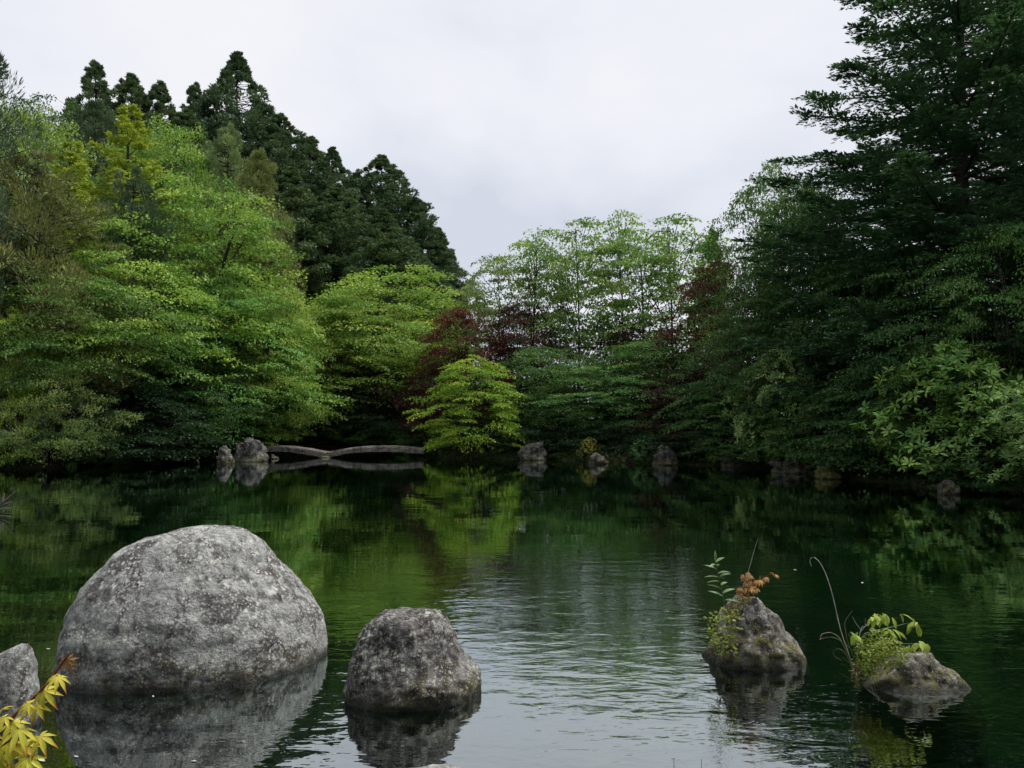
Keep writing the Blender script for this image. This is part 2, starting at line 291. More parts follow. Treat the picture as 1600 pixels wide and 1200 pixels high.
# ================================================================== tree builders (mesh prototypes, base at the origin)
def prof(pts):
    h, r = zip(*pts); return lambda x: np.interp(x, h, r)
def attach(tb, Q, Qr, C, rng, r_end=.008, sides=3):
    """thin branch from the nearest limb point to each spray"""
    for c in C:
        dd = np.linalg.norm(Q - c, axis=1) + np.where(Q[:, 2] > c[2] - .05, 1.2, 0); k = int(np.argmin(dd)); q = Q[k]
        mid = (q + c) / 2 + np.array([0, 0, .12 * np.linalg.norm(c - q)]) + rng.normal(0, .05, 3)
        tb.add(bez(q, mid, c, 5), np.linspace(max(min(Qr[k] * .5, .05), .014), r_end, 5), sides)
def broadleaf(name, seed, H, Rm, profile, hb=.2, nspray=260, per=100, leaf=(.13, .09), spray=(1.5, .75, .06), droop=.3, tilt=(-.05, .18), flat=.26,
              nlimb=9, trunk_r=.14, trunk_top=.75, lean=.06, shell=.4, lump=.45, bark=None, mat=None, multi=1, axis_out=.5, leafdrop=.25):
    rng = np.random.default_rng(seed); tb = Tubes(); Q = []; Qr = []; pf = prof(profile)
    ph = rng.uniform(0, 6.28, 6)
    def env(h, az): return pf(h) * Rm * (1 + lump * (.45 * np.sin(3 * az + 5 * h + ph[0]) + .35 * np.sin(5 * az - 9 * h + ph[1]) + .3 * np.sin(2 * az + 14 * h + ph[2])))
    for k in range(multi):
        off = rng.normal(0, .12, 2) * (multi > 1); a0 = rng.uniform(0, 6.28)
        top = np.array([off[0] + math.cos(a0) * lean * H * (1 + 1.5 * (multi > 1)), off[1] + math.sin(a0) * lean * H * (1 + 1.5 * (multi > 1)), H * trunk_top])
        pts = bez((off[0], off[1], -.35), (off[0] * 1.2 + rng.normal(0, .15), off[1] * 1.2 + rng.normal(0, .15), H * .4), top, 14)
        pts[:, :2] += .03 * H / 8 * np.sin(np.linspace(0, 9, 14) + ph[3])[:, None] * np.array([1, .7])
        rad = np.linspace(trunk_r, trunk_r * .18, 14); rad[0] *= 1.35; tb.add(pts, rad, 8); Q += list(pts[4:]); Qr += list(rad[4:])
        for i in range(nlimb // multi):
            f = rng.uniform(.22, .95); j = f * 13; p0 = pts[int(j)]; az = rng.uniform(0, 6.28); h = min(.97, p0[2] / H + rng.uniform(.05, .3)); h = max(h, hb + .05)
            rr = env(h, az) * rng.uniform(.45, .8); p2 = np.array([math.cos(az) * rr + p0[0] * .5, math.sin(az) * rr + p0[1] * .5, h * H]); m_ = p0 * .45 + p2 * .55; m_[2] -= .12 * abs(p2[2] - p0[2]) - .1
            lp = bez(p0, m_, p2, 9); lp += rng.normal(0, .03, lp.shape) * np.linspace(0, 1, 9)[:, None]; lr = np.linspace(rad[int(j)] * .6, .016, 9); tb.add(lp, lr, 5); Q += list(lp[2:]); Qr += list(lr[2:])
    hh = np.linspace(hb, 1, 200); w = pf(hh) + .05; h = rng.choice(hh, nspray, p=w / w.sum()) + rng.uniform(-.5, .5, nspray) * (1 - hb) / 200
    az = (np.arange(nspray) * 2.39996 + rng.normal(0, .5, nspray)); rr = env(h, az) * (shell + (1 - shell) * np.sqrt(rng.uniform(0, 1, nspray)))
    C = np.stack([np.cos(az) * rr, np.sin(az) * rr, h * H], -1); a2 = az + rng.normal(0, .45, nspray); tl = rng.normal(tilt[0], tilt[1], nspray)
    d = np.stack([np.cos(a2) * np.cos(tl), np.sin(a2) * np.cos(tl), np.sin(tl)], -1); s = np.stack([-np.sin(a2), np.cos(a2), rng.normal(0, .15, nspray)], -1); s = unit(s); up = np.cross(d, s); up *= np.sign(up[:, 2:3] + 1e-9)
    Q = np.array(Q); Qr = np.array(Qr); attach(tb, Q, Qr, C - d * spray[0] * .25, rng)
    size = rng.uniform(.65, 1.25, nspray)[:, None]; u = rng.uniform(0, 1, (nspray, per)); v = rng.uniform(-1, 1, (nspray, per)) * np.sqrt(np.clip(1 - (1.7 * u - .85) ** 2, .05, 1))
    # leaves gather along a few side twigs of the spray
    tw = np.round(u * 5) / 5; u = np.where(rng.uniform(0, 1, u.shape) < .55, tw + rng.normal(0, .03, u.shape) + np.abs(v) * .12, u)
    z = rng.normal(0, 1, u.shape) * spray[2] - droop * (np.maximum(u - .2, 0) ** 2 + .35 * v * v) * size
    P = C[:, None] + d[:, None] * ((u - .35) * spray[0] * size)[..., None] + s[:, None] * (v * spray[1] * size)[..., None] + up[:, None] * z[..., None]
    A = unit(rng.normal(0, 1, P.shape)) * (1 - axis_out) + (d[:, None] * .8 + s[:, None] * (np.sign(v) * .6)[..., None]) * axis_out; A[..., 2] -= leafdrop
    Nn = np.array([0, 0, 1.0]) + rng.normal(0, flat, P.shape)
    tint = np.clip(.5 + rng.normal(0, .24, (nspray, 1)) + rng.normal(0, .055, u.shape), 0, 1)
    n = nspray * per; sz = rng.uniform(.7, 1.25, n)
    cr = leaves(name + '_crown', P.reshape(n, 3), A.reshape(n, 3), Nn.reshape(n, 3), leaf[0] * sz, leaf[1] * sz, tint.ravel(), mat or M_LEAF)
    return dict(H=H, W=2 * Rm, parts=[('trunk', tb.mesh(name + '_trunk', bark or M_BARK), False), ('crown', cr, True)])
def tufted(name, seed, H, Rm, profile, hb, ntuft, per, shard, tuft_r, rise=.5, bark=None, up_bias=.6, lump=.25, shell=.55, dome=True, trunk_r=.22, scales=False):
    """conifer whose foliage stands in rounded tufts (cedar, pine)"""
    rng = np.random.default_rng(seed); tb = Tubes(); pf = prof(profile); zz = np.linspace(-.4, H * .97, 16)
    tp = np.stack([.06 * np.sin(zz * .4 + seed), .06 * np.cos(zz * .5 + seed), zz], -1); tr_ = np.linspace(trunk_r, .02, 16); tb.add(tp, tr_, 7)
    hh = np.linspace(hb, .995, 300); w = pf(hh) + .10 + .35 * scales * np.clip((hh - .72) * 4, 0, 1); h = np.sort(rng.choice(hh, ntuft, p=w / w.sum())); az = rng.uniform(0, 6.28, ntuft); ph = rng.uniform(0, 6.28, 4)
    env = pf(h) * Rm * (1 + lump * (np.sin(4 * az + 11 * h + ph[0]) * .5 + np.sin(7 * az - 17 * h + ph[1]) * .5)); rr = env * (shell + (1 - shell) * np.sqrt(rng.uniform(0, 1, ntuft)))
    C = np.stack([np.cos(az) * rr, np.sin(az) * rr, h * H], -1); od = np.stack([np.cos(az), np.sin(az), np.full(ntuft, rise)], -1); od = unit(od)
    for c, r_ in zip(C, rr):
        z0 = max(c[2] - rise * r_ * .55, H * .08); p0 = np.array([np.interp(z0, zz, tp[:, 0]), np.interp(z0, zz, tp[:, 1]), z0]); tb.add(bez(p0, (p0 + c) / 2 - np.array([0, 0, .08 * r_]), c, 4), np.linspace(.035, .01, 4), 3)
    size = (1 + rng.uniform(-.4, .3, ntuft) * np.clip((1 - h) * 6, .15, 1))[:, None, None] * (0.24 + .76 * np.clip((1 - h) * 3.5, 0, 1))[:, None, None]
    q = unit(rng.normal(0, 1, (ntuft, per, 3)));
    if dome: q = q * np.where((q * od[:, None]).sum(-1, keepdims=True) < -.25, -1, 1)
    rad = rng.uniform(.6, 1.0, (ntuft, per, 1))
    P = C[:, None] + q * rad * size * np.array(tuft_r) * np.array([1, 1, 1.0]); A = q * .7 + od[:, None] * .5 + np.array([0, 0, up_bias]) * .6 + rng.normal(0, .3, q.shape)
    Nn = q + rng.normal(0, .4, q.shape) + np.array([0, 0, .5])
    if scales: A = od[:, None] * .7 + np.array([0, 0, .8]) + rng.normal(0, .55, q.shape); Nn = q + rng.normal(0, .22, q.shape) + np.array([0, 0, .25])
    tint = np.clip(.5 + rng.normal(0, .18, (ntuft, 1)) + rng.normal(0, .13, (ntuft, per)), 0, 1)
    n = ntuft * per; sz = rng.uniform(.7, 1.3, n)
    cr = leaves(name + '_crown', P.reshape(n, 3), A.reshape(n, 3), Nn.reshape(n, 3), shard[0] * sz, shard[1] * sz, tint.ravel(), M_NEEDLE, .4)
    return dict(H=H, W=2 * Rm, parts=[('trunk', tb.mesh(name + '_trunk', bark or M_BARK), False), ('crown', cr, True)])
def sprayed(name, seed, H, Rm, profile, hb, nbranch, ntwig, per, shard, rise, sag, twig_len=.75, bark=None, loose=.25, trunk_r=.26, reach=(.7, 1.12)):
    """conifer with long flat needle-clad boughs (fir, larch)"""
    rng = np.random.default_rng(seed); tb = Tubes(); pf = prof(profile); zz = np.linspace(-.4, H * .985, 18)
    tp = np.stack([.05 * np.sin(zz * .35 + seed), .05 * np.cos(zz * .4 + seed), zz], -1); tb.add(tp, np.linspace(trunk_r, .015, 18), 8)
    hh = np.linspace(hb, .99, 400); w = pf(hh) * .6 + .25; h = np.sort(rng.choice(hh, nbranch, p=w / w.sum())); az = np.arange(nbranch) * 2.39996 + rng.normal(0, .35, nbranch)
    Pl, Al, Nl, Tl = [], [], [], []
    for i in range(nbranch):
        Lb = max(pf(h[i]) * Rm * rng.uniform(*reach), .25); ri = rise[0] + (rise[1] - rise[0]) * h[i] + rng.normal(0, .07); o = np.array([math.cos(az[i]), math.sin(az[i]), 0]); s = np.array([-o[1], o[0], 0])
        z0 = h[i] * H - max(ri, 0) * Lb * .5; p0 = np.array([0, 0, z0]); p2 = p0 + o * Lb + s * rng.normal(0, .12) * Lb + np.array([0, 0, ri * Lb]); m_ = (p0 + p2) / 2 - np.array([0, 0, sag * Lb]); bp = bez(p0, m_, p2, 8); tb.add(bp, np.linspace(.05 * min(1, Lb / 2.5) + .008, .008, 8), 4)
        nt_ = max(4, int(ntwig * Lb / Rm)); f = np.sort(rng.uniform(.16, 1, nt_)); k = np.clip(f * 7, 0, 6.999); k0 = k.astype(int); B = bp[k0] + (bp[k0 + 1] - bp[k0]) * (k - k0)[:, None]; T = unit(bp[np.minimum(k0 + 1, 7)] - bp[k0])
        sg = np.where(np.arange(nt_) % 2, 1, -1)[:, None]; tl_ = twig_len * (1.05 - .75 * f ** 2) * min(1, .35 + Lb / 3) * rng.uniform(.55, 1.2, nt_)
        td = unit(T * rng.uniform(.5, 1.1, (nt_, 1)) + s * sg * rng.uniform(.45, 1, (nt_, 1)) + np.array([0, 0, 1]) * rng.normal(-.05, .16, (nt_, 1))); td[-1] = T[-1]
        u = rng.uniform(0, 1, (nt_, per)); q = unit(rng.normal(0, 1, (nt_, per, 3))); sd = unit(np.cross(td, [0, 0, 1.0])); sgn = rng.choice([-1, 1], (nt_, per))
        wid = .24 * tl_[:, None] * (1 - u * .75)
        P = B[:, None] + td[:, None] * (u * tl_[:, None])[..., None] + sd[:, None] * (sgn * rng.uniform(0, 1, u.shape) * wid)[..., None] + q * .02 + np.array([0, 0, 1]) * (-.1 * u * u * tl_[:, None])[..., None]
        A = td[:, None] * .9 + sd[:, None] * (sgn * .75)[..., None] + q * loose + np.array([0, 0, .12]); Nn = np.array([0, 0, 1.0]) + q * (.45 + loose)
        Pl.append(P.reshape(-1, 3)); Al.append(A.reshape(-1, 3)); Nl.append(Nn.reshape(-1, 3)); Tl.append(np.clip(.42 + .2 * f[:, None] + rng.normal(0, .1, (nt_, 1)) + rng.normal(0, .12, u.shape) + rng.normal(0, .08), 0, 1).ravel())
    P = np.concatenate(Pl); n = len(P); sz = rng.uniform(.7, 1.3, n)
    cr = leaves(name + '_crown', P, np.concatenate(Al), np.concatenate(Nl), shard[0] * sz, shard[1] * sz, np.concatenate(Tl), M_NEEDLE, .45)
    return dict(H=H, W=2 * Rm, parts=[('trunk', tb.mesh(name + '_trunk', bark or M_BARK), False), ('crown', cr, True)])
def rosetted(name, seed, H, Rm, profile, nros, leaf=(.15, .05), nl=8, bark=None, hb=.04, lump=.35, flat=.35):
    """leathery shrub with its leaves in whorls at the twig ends"""
    rng = np.random.default_rng(seed); tb = Tubes(); pf = prof(profile); Q, Qr = [], []; ph = rng.uniform(0, 6.28, 4)
    for i in range(9):
        az = rng.uniform(0, 6.28); rr = Rm * rng.uniform(.25, .75); h = rng.uniform(.45, .9); p2 = np.array([math.cos(az) * rr, math.sin(az) * rr, h * H]); lp = bez((rng.normal(0, .1), rng.normal(0, .1), -.25), (p2[0] * .3, p2[1] * .3, p2[2] * .6), p2, 10); lr = np.linspace(.05, .012, 10); tb.add(lp, lr, 5); Q += list(lp[2:]); Qr += list(lr[2:])
    hh = np.linspace(hb, .99, 300); w = pf(hh) + .1; h = rng.choice(hh, nros, p=w / w.sum()); az = rng.uniform(0, 6.28, nros); rr = pf(h) * Rm * (1 + lump * (.5 * np.sin(4 * az + 6 * h + ph[0]) + .5 * np.sin(6 * az - 12 * h + ph[1]))) * (.5 + .5 * np.sqrt(rng.uniform(0, 1, nros)))
    C = np.stack([np.cos(az) * rr, np.sin(az) * rr, h * H], -1); ax_ = unit(np.stack([np.cos(az) * .55, np.sin(az) * .55, np.full(nros, .75)], -1) + rng.normal(0, flat, (nros, 3)))
    attach(tb, np.array(Q), np.array(Qr), C[::3], rng, .006)
    e1 = unit(np.cross(ax_, [0.3, .2, 1.0])); e2 = np.cross(ax_, e1); th = np.arange(nl)[None] / nl * 6.283 + rng.uniform(0, 6.28, (nros, 1)) + rng.normal(0, .2, (nros, nl))
    rad = e1[:, None] * np.cos(th)[..., None] + e2[:, None] * np.sin(th)[..., None]; el = rng.normal(.18, .3, (nros, nl))[..., None]; A = rad * np.cos(el) + ax_[:, None] * np.sin(el); Nn = ax_[:, None] * np.cos(el) - rad * np.sin(el)
    P = C[:, None] + A * .012; tint = np.clip(.5 + rng.normal(0, .2, (nros, 1)) + rng.normal(0, .1, (nros, nl)), 0, 1); n = nros * nl; sz = rng.uniform(.75, 1.2, n)
    cr = leaves(name + '_crown', P.reshape(n, 3), A.reshape(n, 3), Nn.reshape(n, 3), leaf[0] * sz, leaf[1] * sz, tint.ravel(), M_GLOSSY, .55)
    return dict(H=H, W=2 * Rm, parts=[('trunk', tb.mesh(name + '_stems', bark or M_BARK), False), ('crown', cr, True)])

ROUND = [(0, .3), (.2, .75), (.45, 1), (.7, .9), (.88, .6), (1, .15)]
LAYER = [(0, .35), (.15, .8), (.35, 1), (.6, .9), (.8, .62), (.93, .35), (1, .1)]
DOME = [(0, .85), (.3, 1), (.6, .88), (.85, .55), (1, .12)]
PROTO = {
 'maple_a': broadleaf('maple_a', 11, 8, 4, LAYER, .12, 185, 200, (.115, .08), (2.1, 1.05, .035), .42, shell=.45, lump=.6),
 'maple_b': broadleaf('maple_b', 12, 8, 4, LAYER, .10, 190, 200, (.115, .08), (1.9, .95, .04), .45, multi=3, nlimb=12, shell=.45, lump=.6),
 'maple_c': broadleaf('maple_c', 14, 8, 4.2, [(0, .3), (.4, .6), (.5, 1), (.65, .95), (.82, .62), (.94, .32), (1, .1)], .42, 130, 210, (.115, .08), (2.2, 1.1, .035), .45, multi=2, nlimb=12, shell=.3, lump=.55),
 'maple_s': broadleaf('maple_s', 13, 4.4, 2.4, DOME, .08, 150, 165, (.10, .07), (1.15, .6, .022), .28, multi=3, nlimb=10, trunk_r=.08, shell=.5),
 'round_a': broadleaf('round_a', 21, 12, 4.5, ROUND, .15, 330, 115, (.15, .11), (1.5, .9, .17), .35, (.1, .35), .6, trunk_r=.2, shell=.55),
 'round_b': broadleaf('round_b', 22, 12, 4, ROUND, .15, 270, 140, (.15, .105), (1.9, .95, .09), .5, (.05, .2), .42, trunk_r=.18, multi=2, nlimb=12, shell=.5),
 'airy_a': broadleaf('airy_a', 31, 11, 2.0, [(0, .1), (.25, .55), (.4, .95), (.6, .8), (.75, 1), (.9, .75), (1, .2)], .28, 125, 75, (.14, .085), (1.25, .55, .05), .42, (.05, .25), .5, nlimb=26, trunk_r=.075, trunk_top=.97, lean=.015, shell=.25, lump=.6, axis_out=.4, leafdrop=.5),
 'airy_b': broadleaf('airy_b', 32, 11, 2.0, [(0, .1), (.25, .4), (.45, .9), (.65, .7), (.8, 1), (.92, .8), (1, .25)], .3, 120, 75, (.14, .085), (1.2, .5, .05), .42, (.05, .25), .5, nlimb=24, trunk_r=.07, trunk_top=.97, lean=.02, shell=.25, lump=.6, axis_out=.4, leafdrop=.5),
 'sugi_a': tufted('sugi_a', 41, 20, 3.4, [(0, 1), (.3, 1), (.5, .88), (.7, .62), (.85, .34), (.95, .1), (1, .01)], .08, 640, 90, (.25, .10), .54, scales=True),
 'sugi_b': tufted('sugi_b', 42, 20, 3.4, [(0, 1), (.35, 1), (.55, .82), (.75, .58), (.88, .3), (.96, .1), (1, .01)], .08, 640, 90, (.25, .10), .54, lump=.45, scales=True),
 'sugi_c': tufted('sugi_c', 43, 20, 3.2, [(0, .95), (.25, 1), (.5, .85), (.68, .6), (.78, .5), (.88, .22), (.95, .14), (1, .01)], .08, 560, 90, (.25, .10), .5, lump=.5, scales=True),
 'pine_a': tufted('pine_a', 51, 13, 3.6, [(0, .4), (.25, .95), (.45, 1), (.65, .8), (.85, .5), (1, .08)], .22, 340, 150, (.20, .045), .6, .25, lump=.6, up_bias=.9, dome=False, shell=.4),
 'pine_b': tufted('pine_b', 52, 13, 3.0, [(0, .5), (.25, .9), (.5, .9), (.7, .7), (.88, .38), (1, .05)], .15, 320, 150, (.20, .045), .55, .35, lump=.5, up_bias=.9, dome=False, shell=.4),
 'larch': sprayed('larch', 61, 14, 3.0, [(0, 1), (.3, .95), (.6, .65), (.85, .3), (1, .04)], .12, 130, 30, 30, (.16, .055), (.0, .45), .06, .7, loose=.7, trunk_r=.18),
 'fir': sprayed('fir', 71, 17, 5.2, [(0, .85), (.2, 1), (.5, .86), (.75, .55), (.9, .28), (1, .04)], .08, 190, 52, 38, (.13, .05), (-.04, .35), .09, 1.2, loose=.3),
 'fir_b': sprayed('fir_b', 72, 17, 4.8, [(0, .85), (.2, 1), (.5, .8), (.75, .5), (.9, .25), (1, .04)], .05, 150, 44, 34, (.13, .05), (-.1, .3), .1, 1.15, loose=.3),
 'rhodo': rosetted('rhodo', 81, 3.6, 1.7, [(0, .7), (.25, 1), (.6, .95), (.85, .6), (1, .1)], 900),
 'rhodo_b': rosetted('rhodo_b', 82, 3.6, 1.9, [(0, .8), (.3, 1), (.6, .85), (.8, .6), (1, .15)], 800, (.21, .07), 8, lump=.6),
 'shrub_a': broadleaf('shrub_a', 91, 2.4, 1.6, DOME, .02, 170, 90, (.085, .055), (.6, .35, .05), .16, (.05, .3), .55, multi=4, nlimb=8, trunk_r=.03, shell=.45),
 'shrub_b': rosetted('shrub_b', 92, 1.6, .9, DOME, 420, (.09, .04), 7),
 'olive': broadleaf('olive', 93, 4.2, 3.2, [(0, .75), (.25, 1), (.5, .95), (.75, .7), (.92, .4), (1, .1)], .06, 300, 130, (.11, .036), (.95, .5, .07), .2, (.12, .3), .6, multi=4, nlimb=12, trunk_r=.05, bark=M_BARKP, shell=.5, axis_out=.6, leafdrop=-.25),
}
# ------------------------------------------------------------------ colours of foliage (albedo); SHADE has the shade of the hollows put into it
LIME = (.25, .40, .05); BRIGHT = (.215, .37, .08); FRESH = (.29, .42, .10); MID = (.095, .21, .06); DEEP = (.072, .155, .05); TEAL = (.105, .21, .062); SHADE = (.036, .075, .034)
SUGI = (.085, .14, .066); SUGI2 = (.10, .155, .07); OLIVE = (.20, .24, .08); BROWN = (.20, .225, .08); PINE = (.095, .15, .08); GOLD = (.38, .47, .085); RED = (.10, .026, .022); WINE = (.05, .024, .021); GREY = (.22, .30, .13); FIR = (.085, .17, .09); FIR2 = (.10, .18, .085)
rng0 = np.random.default_rng(5)
def plant(proto, name, px, top, D, wpx, color, label, cat='tree', group=None, rz=None, sink=.05):
    while gz(at(px, top, D).x, D) < .12: D += .15        # step back along the sight line until it stands on the bank
    pr = PROTO[proto]; p = at(px, top, D); z0 = gz(p.x, D); H = p.z - z0; W = wpx / F * D
    t_ = thing(name, label, cat, (p.x, D, z0 - sink), rng0.uniform(0, 6.28) if rz is None else rz, group)
    s = (W / pr['W'], W / pr['W'], (H + sink) / pr['H']); t_.scale = s
    for pn_, me, is_leaf in pr['parts']:
        ob(pn_, me, t_, color=color if is_leaf else None)
    return t_
